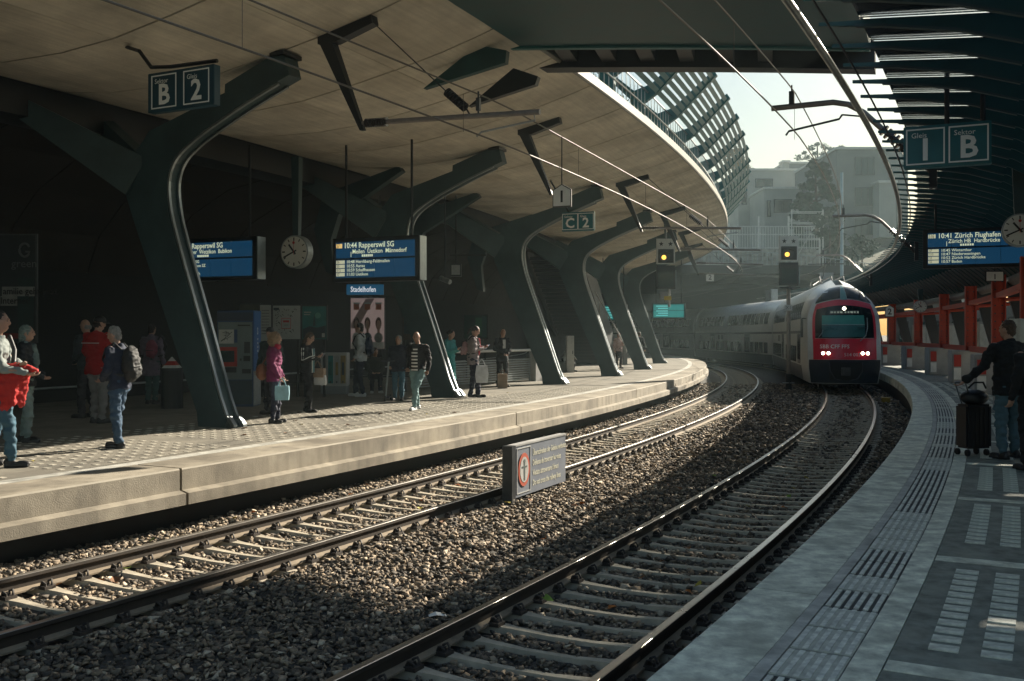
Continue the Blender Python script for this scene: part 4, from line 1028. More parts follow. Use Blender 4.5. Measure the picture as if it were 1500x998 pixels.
# ------------------------------------------------------------------ departure boards and clocks
scr = mat('screen_blue', (.005, .02, .05), .3, var=0, emit=(.004, .026, .056), estr=.5)
scr2 = mat('screen_teal', (.005, .05, .05), .3, var=0, emit=(.01, .16, .15), estr=.42)
txm = mat('screen_text', (.5, .55, .4), .5, var=0, emit=(.75, .80, .55), estr=.26)
tag_m = mat('screen_tag', (.4, .4, .3), .5, var=0, emit=(.62, .62, .42), estr=.25); tag_o = mat('screen_tag_amber', (.5, .35, .1), .5, var=0, emit=(.75, .5, .18), estr=.35)
def board(s, x0, y0, x1, y1, head, sub, rows, lab, side='steel', sm=None, tagm=None, seg=True, rodz=1.5):
    a = pr(x0, y1, s); b_ = pr(x1, y0, s); n, t = N(s), T(s); up = Vector((0, 0, 1))
    W = (Vector((b_.x, b_.y, 0)) - Vector((a.x, a.y, 0))).length; yc = (y0 + y1) / 2
    zb = pr((x0 + x1) / 2, y1, s).z; zt = pr((x0 + x1) / 2, y0, s).z; H = zt - zb
    o = Vector((a.x, a.y, zb)); c = o + n * W / 2 + up * H / 2
    root = tag(empty('departure_board', c), lab, 'departure board')
    m = MB(); m.box(c + t * .16, (W, .32, H), -TH(s)); m.build('case', 'black', root, bevel=.01)
    m = MB(); m.box(c + n * (W / 2 + .012) + t * .16, (.02, .30, H - .02), -TH(s)); m.build('end_panel', side, root)
    def on(u, v, off=0): return o + n * (u * W) + up * (v * H) - t * (.006 + off)
    sm = sm or scr
    k = 0
    for (v0, v1) in ((.54, .90), (.09, .50)):
        for i in range(4):
            m = MB(); u0, u1 = .045 + .228 * i, .045 + .228 * (i + 1) - .004; m.box(on((u0 + u1) / 2, (v0 + v1) / 2), (W * (u1 - u0), .01, H * (v1 - v0)), -TH(s)); m.build('screen_panel', sm, root)
    if head:
        m = MB(); m.box(on(.085, .82, .008), (W * .07, .006, H * .10), -TH(s)); m.build('line_tag', tagm or tag_m, root)
        text(head[0], H * .155, 'ink', root, plane_mx(on(.055, .82, .012), n, -t), sx=.55)
        text(head[1], H * .175, txm, root, plane_mx(on(.14, .82, .008), n, -t), bold=.012, sx=.9)
        text(sub, H * .14, txm, root, plane_mx(on(.24, .68, .008), n, -t), bold=.008, sx=.88)
        m = MB()
        for i in range(6): m.box(on(.36 + .022 * i, .585, .008), (W * .016, .005, H * .05), -TH(s))
        m.box(on(.225, .62, .008), (W * .005, .005, H * .12), -TH(s)); m.build('formation_marks', txm, root)
        for i, (a_, b__) in enumerate(rows):
            v = .45 - .095 * i
            m = MB(); m.box(on(.10, v, .008), (W * .10, .006, H * .075), -TH(s)); m.build('line_tag', tag_m, root)
            text(a_, H * .085, 'ink', root, plane_mx(on(.06, v, .012), n, -t), sx=.8)
            text(b__, H * .10, txm, root, plane_mx(on(.17, v, .008), n, -t), bold=.006)
    else:
        m = MB()
        for i in range(5): m.box(on(.3 + .03 * (i % 2), .8 - .14 * i - (.03 if i > 1 else 0), .008), (W * (.35 - .05 * (i % 2)), .005, H * .05), -TH(s))
        m.build('text_rows', mat('far_text', (.1, .4, .4), .5, var=0, emit=(.15, .5, .48), estr=.35), root)
    for e in (.12, .88): m = MB(); m.tube([o + n * W * e + up * H + t * .16, o + n * W * e + up * (H + rodz) + t * .16], .03, 6); m.build('hanger', 'black', root)
    return root
board(23.4, 487, 347, 614, 412, ('S7', '10:44 Rapperswil SG'), 'Meilen  Uetikon  Männedorf', [('S6', '10:48 Herrliberg-Feldmeilen'), ('S5', '10:55 Aarau'), ('S12', '10:59 Schaffhausen'), ('S7', '11:03 Uetikon')], 'blue departure board reading 10:44 Rapperswil, left of the second column', tagm=tag_o, rodz=2.2)
board(22.8, 245, 349, 376, 411, ('S5', '10:42 Rapperswil SG'), 'Uster  Wetzikon  Bubikon', [('S15', '10:50 Wil SG'), ('S3', '10:52 Pfäffikon SZ'), ('S9', '10:57 Uster'), ('S18', '10:58 Seuzach')], 'blue departure board reading 10:42 Rapperswil, partly behind the first column', rodz=2.2)
board(29.0, 1352, 334, 1510, 392, ('S16', '10:41 Zürich Flughafen'), 'Zürich HB  Hardbrücke', [('S7', '10:45 Winterthur'), ('S15', '10:47 Niederweningen'), ('S3', '10:52 Zürich Hardbrücke'), ('S5', '10:57 Baden')], 'blue departure board reading 10:41 Zürich Flughafen on the right platform', side='darkmetal', rodz=.9)
board(62, 955, 444, 1004, 467, None, '', [], 'teal departure board at the far end of the left platform, by the last column', sm=scr2, rodz=2.6)
board(58, 878, 446, 918, 470, None, '', [], 'teal departure board seen between the fourth and fifth columns', sm=scr2, rodz=2.6)
def clock(s, x, y, r, lab, two=True, rodz=.6, dep=.22):
    c = pr(x, y, s); n, t = N(s), T(s); up = Vector((0, 0, 1)); rad = (pr(x + r, y, s) - pr(x - r, y, s)).length / 2
    root = tag(empty('station_clock', c), lab, 'clock')
    m = MB(); m.disc(c + t * dep / 2, t, rad, dep, 40); m.build('case', 'zinc', root, smooth=True)
    m = MB(); m.disc(c - t * .004, t, rad * .92, .012, 40); m.build('face', mat('clock_face', (.72, .71, .66), .5, var=.04), root)
    m = MB()
    for k in range(12):
        an = k * PI / 6; L_, w = (.2, .075) if k % 3 == 0 else (.17, .055)
        A = Matrix.Rotation(-TH(s), 3, 'Z') @ Matrix.Rotation(an, 3, 'Y')
        m.box(c - t * .014 + A @ Vector((0, 0, rad * (.86 - L_ / 2))), (w * rad, .006, L_ * rad), mx=A)
    m.build('hour_marks', 'ink', root)
    for nm, ang, L_, w in (('hour_hand', 10.7 / 12 * 2 * PI, .58, .11), ('minute_hand', 41 / 60 * 2 * PI, .82, .085)):
        A = Matrix.Rotation(-TH(s), 3, 'Z') @ Matrix.Rotation(ang, 3, 'Y')
        m = MB(); m.box(c - t * .022 + A @ Vector((0, 0, rad * (L_ - .2) / 2)), (w * rad, .006, (L_ + .2) * rad), mx=A); m.build(nm, 'ink', root)
    A = Matrix.Rotation(-TH(s), 3, 'Z') @ Matrix.Rotation(0.0, 3, 'Y')
    m = MB(); m.box(c - t * .028 + A @ Vector((0, 0, rad * .2)), (.02 * rad, .004, .8 * rad), mx=A); m.disc(c - t * .028 + A @ Vector((0, 0, rad * .55)), t, rad * .09, .004, 14); m.build('second_hand', 'red', root)
    m = MB(); m.box(c + up * (rad + rodz / 2) + t * dep / 2, (.16, .12, rodz), -TH(s), taper=1.4); m.build('hanger', 'col', root)
clock(23.6, 431, 369, 20, 'round white station clock between the two left departure boards', rodz=1.9)
clock(22.0, 1494, 337, 27, 'large white station clock cut by the right picture edge', rodz=.8)
clock(50.0, 1348.5, 449, 9.5, 'small far station clock above the red frames on the right platform', rodz=.5)

# ------------------------------------------------------------------ signals
lampy = mat('lamp_yellow', (1, .6, .1), .3, var=0, emit=(1.0, .46, .06), estr=1.1)
def signal(x, Y, y0, y1, lab, pole=True):
    k = Y / F; base = px(x, 490, Y); W = 27 * k
    root = tag(empty('signal', Vector((base.x, Y, -.75)) if pole else px(x, 430, Y)), lab, 'signal')
    def at(dx, y, off=0): return px(x, y, Y) + Vector((dx * W, -off, 0))
    h = (y1 - y0)
    m = MB(); m.box(at(0, y0 + h * .25), (W, .12, h * .5 * k)); m.build('upper_panel', 'offwhite', root)
    m = MB(); m.box(at(0, y0 + h * .345, .07), (W * .84, .04, h * .27 * k)); lp = m.build('lamp_box', 'ink', root)
    for sg in (-1, 1):
        m = MB(); q = at(.25 * sg, y0 + h * .105, .063); r = W * .14
        m.prism([q + Vector((math.sin(i * PI / 5) * (r if i % 2 == 0 else r * .42), 0, math.cos(i * PI / 5) * (r if i % 2 == 0 else r * .42))) for i in range(10)], (0, -.006, 0)); m.build('star', 'ink', root)
    m = MB(); q = at(-.06, y0 + h * .355, .10); m.disc(q, (0, 1, 0), W * .30, .05, 20); m.build('lens_ring', 'darkmetal', lp)
    m = MB(); m.disc(q + Vector((-W * .06, -.035, -W * .05)), (0, 1, 0), W * .12, .03, 18); m.build('lens', lampy, lp)
    m = MB(); m.tube([at(-.06, y0 + h * .26, .14), at(.22, y0 + h * .30, .3)], W * .03, 6); m.build('hood', 'ink', lp)
    m = MB(); m.box(at(0, y0 + h * .76), (W, .14, h * .46 * k)); m.build('lower_panel', 'black', root)
    m = MB(); m.box(at(0, y0 + h * .80, .08), (W * .84, .03, h * .30 * k)); m.build('lower_screen', mat('signal_glass', (.03, .05, .05), .12, var=.3, scale=2), root)
    m = MB(); m.box(at(.53, y0 + h * .8), (W * .05, .3, h * .34 * k)); m.build('side_edge', 'zinc', root)
    if pole:
        m = MB(); m.tube([px(x, 576, Y), px(x, y1, Y)], .085, 10); m.build('pole', mat('pole_grey', (.20, .17, .15), .6, var=.3), root)
        m = MB(); m.box(px(x, y1 + 3, Y), (W * 1.1, .5, .06)); m.build('platform_plate', 'darkmetal', root)
        m = MB(); m.tube([px(x, 580, Y), px(x, 548, Y)], .13, 10); m.build('base', 'black', root)
        m = MB(); m.box(px(x, 451, Y - .1), (.32, .03, .24)); tg = m.build('number_tag', 'offwhite', root)
        text('X1', .2, 'ink', root, plane_mx(px(x, 451, Y - .13), (1, 0, 0), (0, -1, 0)), align='CENTER')
        m = MB(); m.box(px(x, 561, Y - .1), (.5, .05, .04)); m.build('foot_bracket', 'zinc', root)
    else:
        m = MB(); m.tube([px(x, y0, Y), px(x, y0, Y) + Vector((0, .3, 1.0))], .05, 8); m.build('hanger', 'darkmetal', root)
        m = MB(); m.box(px(x - 3, y1 + 9, Y), (.28, .2, .3)); m.build('junction_box', 'grey', root)
        m = MB(); m.tube([px(x + 5, y1, Y), px(x + 5, y1 + 26, Y)], .05, 8); m.build('stem', 'grey', root)
        m = MB(); m.box(px(x + 3, y1 + 13, Y - .15), (.3, .03, .17)); m.build('yellow_tag', mat('tag_yellow', (.5, .36, .03), .5, var=0), root)
    return root
signal(1155, 42.2, 346, 419, 'signal with yellow light on a tall pole between the tracks')
signal(975, 42.0, 350, 424, 'signal with yellow light hanging under the left canopy', pole=False)
rt = tag(empty('signal', px(1131, 540, 70)), 'small signal seen from behind on a grey mast beside the train', 'signal')
m = MB(); m.tube([px(1131, 542, 70), px(1131, 425, 70)], .10, 10); m.build('pole', 'zinc', rt)
m = MB(); m.box(px(1126, 441, 70), (.5, .25, 1.5)); m.build('head', 'darkmetal', rt)
m = MB(); m.box(px(1134, 437, 69.8), (.45, .2, 1.3)); m.build('backplate', 'zinc', rt)

# ------------------------------------------------------------------ right platform: concrete blocks, red frames
for k in range(8):
    s = 27.0 + 6.62 * k; A_l = ['nearest', 'second', 'third', 'fourth', 'fifth', 'sixth', 'seventh', 'eighth'][k]
    root = tag(empty('barrier_block', P(s, 8.3, 0)), A_l + ' pale concrete block with a red and white end plate, counted from the near end', 'concrete block', 'concrete blocks under the red frames')
    n, t = N(s), T(s); up = Vector((0, 0, 1))
    m = MB(); m.box(P(s + .3, 8.3, .55), (1.5, 1.3, 1.1), -TH(s)); m.build('block', 'conc_pale', root, bevel=.02)
    for j, mm in enumerate(('white', 'red')):
        m = MB(); m.box(P(s - .39, 7.72, .32 + .44 * j), (.22, .05, .40), -TH(s)); m.build('marker_plate', mm, root)
    for j in range(4):
        m = MB(); m.box(P(s + 1.75, 7.78, .22 + .25 * j), (.03, 1.2, .09), -TH(s + 1.7)); m.build('barrier_slat', 'white', root)
    for e in (1.25, 2.25): m = MB(); m.box(P(s + e, 7.83, .52), (.05, .05, 1.04), -TH(s)); m.build('barrier_post', 'grey', root)
for k in range(7):
    s = 27.2 + 6.62 * k
    root = tag(empty('shoring_frame', P(s, 8.2, 1.1)), 'red riveted steel shoring frame on the ' + ['nearest', 'second', 'third', 'fourth', 'fifth', 'sixth', 'seventh'][k] + ' concrete block', 'steel frame', 'red steel shoring frames')
    m = MB(); w = .34
    m.box(P(s, 8.2, 2.2), (w, .03, 2.2), -TH(s)); 
    for e in (-.16, .16): m.box(P(s, 8.2 + e, 2.2), (.03, .3, 2.2), -TH(s))
    m.build('post', 'redsteel', root)
    m = MB()
    for j in range(9):
        for e in (-.09, .09): m.disc(P(s, 8.2 + e, 1.35 + .22 * j) - T(s) * .025, T(s), .022, .02, 8)
    kind(m.build('rivets', 'darkmetal', root), 'stuff')
    for z, h in ((1.16, .18), (2.72, .14)):
        mb = MB(); rg = [P(s + .16 + (6.3) * q / 6, 8.2, z) for q in range(7)]; mb.loft([[p + N(s) * .09 + up * h / 2, p - N(s) * .09 + up * h / 2, p - N(s) * .09 - up * h / 2, p + N(s) * .09 - up * h / 2] for p in rg]); mb.build('beam', 'redsteel', root)
    m = MB(); m.tube([P(s, 8.2, 2.6), P(s + .5, 10.5, 2.75)], .06, 6); m.build('brace', 'redsteel', root)
sb = tag(empty('station_building', P(30, 14, 0)), 'pale station front with dark windows behind the red frames', 'building')
sweep('wall', [(14, 0), (14, 3.4), (14.5, 3.4), (14.5, 0)], 5, 80, 2.5, mat('front_pale', (.17, .175, .17), .8, var=.3, scale=.7), sb)
for k in range(24):
    s = 8 + 3.0 * k; m = MB(); m.box(P(s, 13.97, 1.6), (.08, 1.7, 2.0), -TH(s)); w_ = m.build('window', 'darkmetal', sb)
    m = MB(); m.box(P(s, 13.92, 1.6), (.03, 1.5, 1.8), -TH(s)); m.build('pane', mat('shop_glass', (.03, .10, .10), .1, var=.3, scale=.6), w_)
for k in range(6):
    s = 27 + 6.62 * k + 3; root = tag(empty('cabinet', P(s, 10.6, 0)), ['nearest', 'second', 'third', 'fourth', 'fifth', 'sixth'][k] + ' pale metal cabinet seen through the red frames', 'cabinet', 'cabinets behind the red frames')
    m = MB(); m.box(P(s, 10.6, 1.1), (1.2, .6, 2.2), -TH(s)); m.build('body', 'conc_pale', root, bevel=.01)
    for e in (-.3, .3): m = MB(); m.box(P(s, 10.6 + e, 1.1) - T(s) * .315, (.56, .02, 2.0), -TH(s)); m.build('door', 'offwhite', root)
b_ = tag(empty('barrier', P(24.5, 8.1, 0)), 'pale folded tarpaulin standing against the nearest red frame', 'tarpaulin')
m = MB(); rr = random.Random(4)
for k in range(6): m.tube([P(25.6, 7.75 + .13 * k, .9), P(25.6 + rr.uniform(-.1, .1), 7.75 + .13 * k, 1.4), P(25.6, 7.78 + .12 * k, 1.95)], .09, 7)
m.build('folds', 'offwhite', b_, smooth=True)
yb = tag(empty('track_marker', P(41, 5.45, -.5)), 'small yellow marker block beside the rail before the train', 'marker')
m = MB(); m.box(P(40.0, 5.45, -.62), (.28, .5, .16), -TH(40)); m.build('block', mat('marker_yellow', (.30, .20, .02), .6, var=.2), yb, bevel=.01)
# ------------------------------------------------------------------ people
from mathutils import noise as mnoise
_tmp = bpy.data.scenes.new('tmp_people')
def skinned(mb, name, m_, parent, vox, smooth=3, wr=0.0, wscale=9.0, seed=0.0):
    me = bpy.data.meshes.new('t'); me.from_pydata([tuple(v) for v in mb.v], [], mb.f)
    bm = bmesh.new(); bm.from_mesh(me); bmesh.ops.recalc_face_normals(bm, faces=bm.faces); bm.to_mesh(me); bm.free()
    to = bpy.data.objects.new('t', me); _tmp.collection.objects.link(to)
    r = to.modifiers.new('r', 'REMESH'); r.mode = 'VOXEL'; r.voxel_size = vox; r.use_smooth_shade = True
    q = to.modifiers.new('s', 'SMOOTH'); q.iterations = smooth; q.factor = .5
    vl = _tmp.view_layers[0]; vl.update(); dg = vl.depsgraph
    out = bpy.data.meshes.new_from_object(to.evaluated_get(dg))
    bpy.data.objects.remove(to); bpy.data.meshes.remove(me)
    if wr > 0:
        n = len(out.vertices); co = np.zeros(n * 3, np.float32); no = np.zeros(n * 3, np.float32)
        out.vertices.foreach_get('co', co); out.vertices.foreach_get('normal', no); co = co.reshape(-1, 3); no = no.reshape(-1, 3)
        dv = np.array([mnoise.noise((c[0] * wscale + seed, c[1] * wscale, c[2] * wscale * 1.7)) + .5 * mnoise.noise((c[0] * wscale * 2.3, c[1] * wscale * 2.3 + seed, c[2] * wscale * 4)) for c in co.tolist()])
        co += no * (dv * wr)[:, None]; out.vertices.foreach_set('co', co.ravel()); out.update()
    out.name = name; out.materials.clear(); out.materials.append(M[m_] if isinstance(m_, str) else m_)
    out.polygons.foreach_set('use_smooth', [True] * len(out.polygons))
    o = bpy.data.objects.new(name, out); col.objects.link(o); o.parent = parent
    return o
def cloth(name, c, rough=.85, var=.18): return mat('cloth_' + name, c, rough, var=var, scale=7, bump=.15, bscale=45)
SK = mat('skin', (.42, .25, .18), .55, var=.12, scale=12); SKD = mat('skin_tan', (.33, .19, .13), .55, var=.12, scale=12)
HAIRS = dict(grey=(.22, .22, .21), dark=(.018, .014, .012), brown=(.06, .036, .022), blond=(.24, .155, .085), greygreen=(.16, .21, .19), white=(.5, .49, .46))
def hairm(k): return mat('hair_' + k, HAIRS[k], .6, var=.35, scale=25, bump=.4, bscale=60)
def caps(mb, pts, r):
    pts = [Vector(p) for p in pts]
    if not isinstance(r, (list, tuple)): r = [r] * len(pts)
    for i in range(len(pts) - 1): mb.tube([pts[i], pts[i].lerp(pts[i + 1], .5), pts[i + 1]], [r[i], (r[i] + r[i + 1]) / 2, r[i + 1]], 10)
    for p, q in zip(pts, r): mb.ell(p, (q, q, q), seg=10, rg=6)
def rings(mb, rr, fwd, seg=14):
    out = []
    for (c, rx, ry) in rr: out.append([Vector(c) + Vector((rx * math.cos(2 * PI * k / seg), ry * math.sin(2 * PI * k / seg), 0)) for k in range(seg)])
    mb.loft(out)
def person(x, y, Hpx_top, a, lab, H=None, top='jacket', topc=(.1, .1, .1), topm=None, bottom=(.1, .12, .2), botm=None, shoe=(.02, .02, .02), hair='dark', style='short', hem=.84, arms=('hang', 'hang'),
           feet=None, lean=0.0, head=(0.0, 0.0), skin=None, seat=False, wide=1.0, loc=None, skirt=False, extra=None, hpx=None):
    base = loc if loc is not None else gp(x, y, 0)
    base = Vector(base); base.z = base.z if loc is not None else 0
    if H is None: H = (EYE - (Hpx_top - 490) / F * base.y) - base.z
    root = tag(empty('person', base, -R(a)), lab, 'person')
    k = H / 1.75
    S = lambda p: Vector((p[0] * k, p[1] * k, p[2] * k))
    skin = skin or SK
    dz = -.43 if seat else 0.0
    ln = lambda p: Vector((p[0], p[1] + math.sin(lean) * max(0, p[2] - .9), p[2] - (1 - math.cos(lean)) * max(0, p[2] - .9) + dz))
    sh = [ln((e * .185 * wide, 0, 1.42)) for e in (-1, 1)]
    ar = []
    for i, nm in enumerate(arms):
        e = -1 if i == 0 else 1
        P_ = dict(hang=((e * .25 * wide, -.03, 1.14), (e * .26 * wide, .05, .89)), phone=((e * .24 * wide, .01, 1.14), (e * .07, .25, 1.2)), clasp=((e * .25, .02, 1.13), (e * .04, .24, .98)), crossed=((e * .26, .10, 1.16), (-e * .10, .25, 1.14)),
                  pocket=((e * .29, -.08, 1.15), (e * .22, .07, .93)), bag=((e * .25, -.02, 1.14), (e * .25, .12, .90)), lap=((e * .24, .08, 1.12), (e * .10, .36, 1.02)), reach=((e * .30, .08, 1.17), (e * .46, .22, .98)), carry=((e * .25, .06, 1.12), (e * .20, .32, 1.05)))[nm]
        ar.append((sh[i], ln(P_[0]), ln(P_[1])))
    hip = [Vector((e * .09 * wide, 0, .90 + dz)) for e in (-1, 1)]
    lg = []
    if seat:
        for e in (-1, 1): lg.append((hip[0 if e < 0 else 1], Vector((e * .11, .44, .50)), Vector((e * .12, .40, .09))))
    else:
        feet = feet or ((-.10, .03), (.10, -.02))
        for i in (0, 1):
            f = Vector((feet[i][0], feet[i][1], .09)); h_ = hip[i]; kn = h_.lerp(f, .52) + Vector((0, .035 + abs(feet[i][1]) * .12, 0)); lg.append((h_, kn, f))
    hc = ln((0, .03, 1.625)); hp, hy = head
    hm = Matrix.Rotation(hy, 3, 'Z') @ Matrix.Rotation(-hp, 3, 'X')
    nk = ln((0, -.005, 1.47)); hc = nk + Matrix.Rotation(-hp * .5, 3, 'X') @ Vector((0, .03, .155))
    # --- body: one skin surface
    mb = MB()
    mb.ell(S(hc), S((.074, .093, .115)), hm, seg=16, rg=12); mb.ell(S(hc + hm @ Vector((0, .028, -.055))), S((.055, .062, .066)), hm)
    mb.ell(S(hc + hm @ Vector((0, .098, -.012))), S((.013, .02, .025)), hm, seg=8, rg=6); mb.ell(S(hc + hm @ Vector((0, .082, -.068))), S((.024, .014, .009)), hm, seg=8, rg=6); mb.ell(S(hc + hm @ Vector((0, .082, .028))), S((.05, .018, .012)), hm, seg=8, rg=6)
    for e in (-1, 1): mb.ell(S(hc + hm @ Vector((e * .075, -.005, -.01))), S((.012, .022, .033)), hm, seg=8, rg=6)
    caps(mb, [S(nk + Vector((0, -.01, -.06))), S(hc + Vector((0, -.015, -.06)))], [.062 * k, .054 * k])
    rings(mb, [(S(ln((0, 0, z))), rx * k * wide, ry * k) for z, rx, ry in ((.88, .13, .085), (1.05, .115, .08), (1.25, .145, .095), (1.40, .16, .08), (1.46, .07, .06))], 0)
    for (s_, e_, w_) in ar:
        caps(mb, [S(s_), S(e_), S(w_)], [.045 * k, .036 * k, .026 * k])
        d = (w_ - e_).normalized(); sd = d.cross(Vector((0, 0, 1)) if abs(d.z) < .9 else Vector((0, 1, 0))).normalized(); pl = w_ + d * .05
        nn = sd.cross(d); caps(mb, [S(w_ + d * .015 - sd * .018), S(pl + d * .02 - sd * .02)], [.017 * k, .016 * k]); caps(mb, [S(w_ + d * .015 + sd * .018), S(pl + d * .02 + sd * .02)], [.017 * k, .016 * k]); caps(mb, [S(w_), S(pl + d * .02)], .019 * k)
        for f_ in range(4):
            b0 = pl + d * .035 + sd * (-.033 + .022 * f_); L = (.060, .072, .068, .052)[f_]
            b1 = b0 + (d * .8 + nn * .35).normalized() * L * .55; b2 = b1 + (d * .4 + nn * .9).normalized() * L * .55
            caps(mb, [S(b0), S(b1), S(b2)], [.0095 * k, .009 * k, .008 * k])
        caps(mb, [S(w_ + d * .03 + sd * .03), S(w_ + d * .065 + sd * .052 + nn * .02), S(w_ + d * .09 + sd * .048 + nn * .04)], [.013 * k, .011 * k, .009 * k])
    for (h_, kn, f) in lg: caps(mb, [S(h_), S(kn), S(f)], [.07 * k, .05 * k, .036 * k])
    skinned(mb, 'body', skin, root, .0095 * k, 2)
    # eyes, brows
    for e in (-1, 1):
        m_ = MB(); m_.ell(S(hc + hm @ Vector((e * .030, .083, .012))), S((.011, .008, .006)), hm, seg=8, rg=6); m_.build('eye', 'ink', root, local=True)
        m_ = MB(); m_.ell(S(hc + hm @ Vector((e * .031, .088, .034))), S((.019, .008, .004)), hm, seg=8, rg=6); m_.build('eyebrow', hairm(hair if hair in ('grey', 'brown', 'dark') else 'brown'), root, local=True)
    # --- trousers
    mb = MB(); bm_ = botm or cloth('b%02d%02d%02d' % tuple(int(c * 99) for c in bottom), bottom)
    rings(mb, [(S((0, 0, z + dz)), rx * k * wide, ry * k) for z, rx, ry in ((.80, .165, .115), (.90, .172, .125), (1.0, .158, .115), (1.04, .15, .108))], 0)
    for (h_, kn, f) in lg: caps(mb, [S(h_), S(kn), S(f + Vector((0, 0, .02)))], [.097 * k * (.6 + .4 * wide), .074 * k, .058 * k])
    skinned(mb, 'trousers', bm_, root, .013 * k, 3, .026 * k, 8, x)
    # --- shoes
    for i, (h_, kn, f) in enumerate(lg):
        mb = MB(); q = Vector((f.x, f.y, 0)); yw = Matrix.Rotation((-.18 if i else .18), 3, 'Z')
        mb.box(S(q + yw @ Vector((0, .055, .016))), S((.085, .26, .03)), mx=yw); mb.ell(S(q + yw @ Vector((0, .12, .04))), S((.045, .085, .038)), yw); mb.ell(S(q + yw @ Vector((0, -.02, .055))), S((.043, .07, .055)), yw)
        skinned(mb, 'shoe', cloth('s%02d%02d%02d' % tuple(int(c * 99) for c in shoe), shoe, .5), root, .010 * k, 2)
    # --- top
    tm = topm or cloth('t%02d%02d%02d' % tuple(int(c * 99) for c in topc), topc)
    mb = MB(); ext = .026 if top != 'shirt' else .012
    prof = [(hem, .168 + ext, .115 + ext)] + [(z, rx + ext, ry + ext) for z, rx, ry in ((.95, .158, .112), (1.08, .148, .105), (1.25, .165, .118), (1.36, .172, .110), (1.43, .135, .085), (1.475, .075, .068))]
    if hem < .7: prof.insert(1, (.8, .178 + ext, .13 + ext))
    rings(mb, [(S(ln((0, -.005, z))), rx * k * wide, ry * k * (.5 + .5 * wide)) for z, rx, ry in prof], 0)
    for (s_, e_, w_) in ar: caps(mb, [S(s_ + Vector((0, 0, -.02))), S(e_), S(e_.lerp(w_, .94))], [.074 * k, (.062 if top != 'shirt' else .052) * k, (.048 if top != 'shirt' else .042) * k])
    caps(mb, [S(nk + Vector((0, -.02, -.02)))], .07 * k)
    tp = skinned(mb, {'shirt': 'shirt', 'coat': 'coat'}.get(top, 'jacket'), tm, root, .012 * k, 3, .028 * k, 7, y)
    # --- hair or cap
    if style != 'bald' or True:
        mb = MB(); hm_ = hairm(hair)
        H_ = lambda v: S(hc + hm @ Vector(v))
        if style == 'short': mb.ell(H_((0, -.018, .028)), S((.082, .092, .102)), hm); mb.ell(H_((0, -.045, -.03)), S((.068, .06, .07)), hm)
        elif style == 'bald': mb.ell(H_((0, -.05, -.03)), S((.078, .052, .05)), hm)
        elif style == 'bob': mb.ell(H_((0, -.022, .022)), S((.09, .10, .108)), hm); mb.ell(H_((0, -.05, -.06)), S((.088, .07, .10)), hm)
        elif style == 'curly':
            rr_ = random.Random(int(x)); mb.ell(H_((0, -.03, .01)), S((.125, .115, .135)), hm); mb.ell(H_((0, -.055, -.07)), S((.125, .08, .10)), hm)
            for q in range(46):
                v = Vector((rr_.gauss(0, 1), rr_.gauss(-.4, 1), rr_.gauss(.1, 1))).normalized(); mb.ell(H_((v.x * .125, -.035 + v.y * .11, -.015 + v.z * .14)), S((.028, .028, .028)), hm, seg=6, rg=5)
        elif style == 'long': mb.ell(H_((0, -.02, .024)), S((.086, .096, .106)), hm); mb.ell(H_((0, -.055, -.10)), S((.082, .055, .15)), hm)
        elif style == 'bun': mb.ell(H_((0, -.02, .026)), S((.083, .094, .104)), hm); mb.ell(H_((0, -.12, .0)), S((.045, .045, .045)), hm)
        elif style == 'ponytail': mb.ell(H_((0, -.02, .026)), S((.083, .094, .104)), hm); caps(mb, [H_((0, -.11, .03)), H_((0, -.15, -.05)), H_((0, -.14, -.15))], [.035 * k, .032 * k, .018 * k])
        elif style == 'cap': mb.ell(H_((0, -.03, -.03)), S((.08, .075, .06)), hm)
        skinned(mb, 'hair', hm_, root, .009 * k, 1, .012 * k, 28)
        if style == 'cap':
            mb = MB(); mb.ell(H_((0, -.005, .045)), S((.086, .104, .085)), hm); mb.box(H_((0, .12, .04)), S((.13, .10, .012)), mx=hm); skinned(mb, 'cap', 'black', root, .009 * k, 2)
    return dict(root=root, k=k, S=S, ar=ar, hc=hc, hm=hm, nk=nk, lg=lg, ln=ln, a=a, base=base, H=H, top=tp)
def Wp_(p, v):                                     # local (1.75 m figure) to world
    return p['root'].matrix_basis.to_3x3() @ p['S'](v) + p['base'] if False else Matrix.Rotation(-R(p['a']), 3, 'Z') @ p['S'](v) + p['base']
def part(p, mb, name, m_, vox=None, wr=0.0):       # a piece of clothing in local coordinates
    if vox: return skinned(mb, name, m_, p['root'], vox, 2, wr)
    return mb.build(name, m_, p['root'], local=True, smooth=True)
def held(p, mb, name, m_, label, cat, vox=None, wr=0.0):   # a thing of its own, placed in the figure's frame
    root = tag(empty(name, p['base'], -R(p['a'])), label, cat)
    if vox: skinned(mb, {'backpack': 'bag'}.get(name, 'body'), m_, root, vox, 2, wr)
    else: mb.build({'phone': 'case'}.get(name, 'body'), m_, root, local=True, smooth=True)
    return root
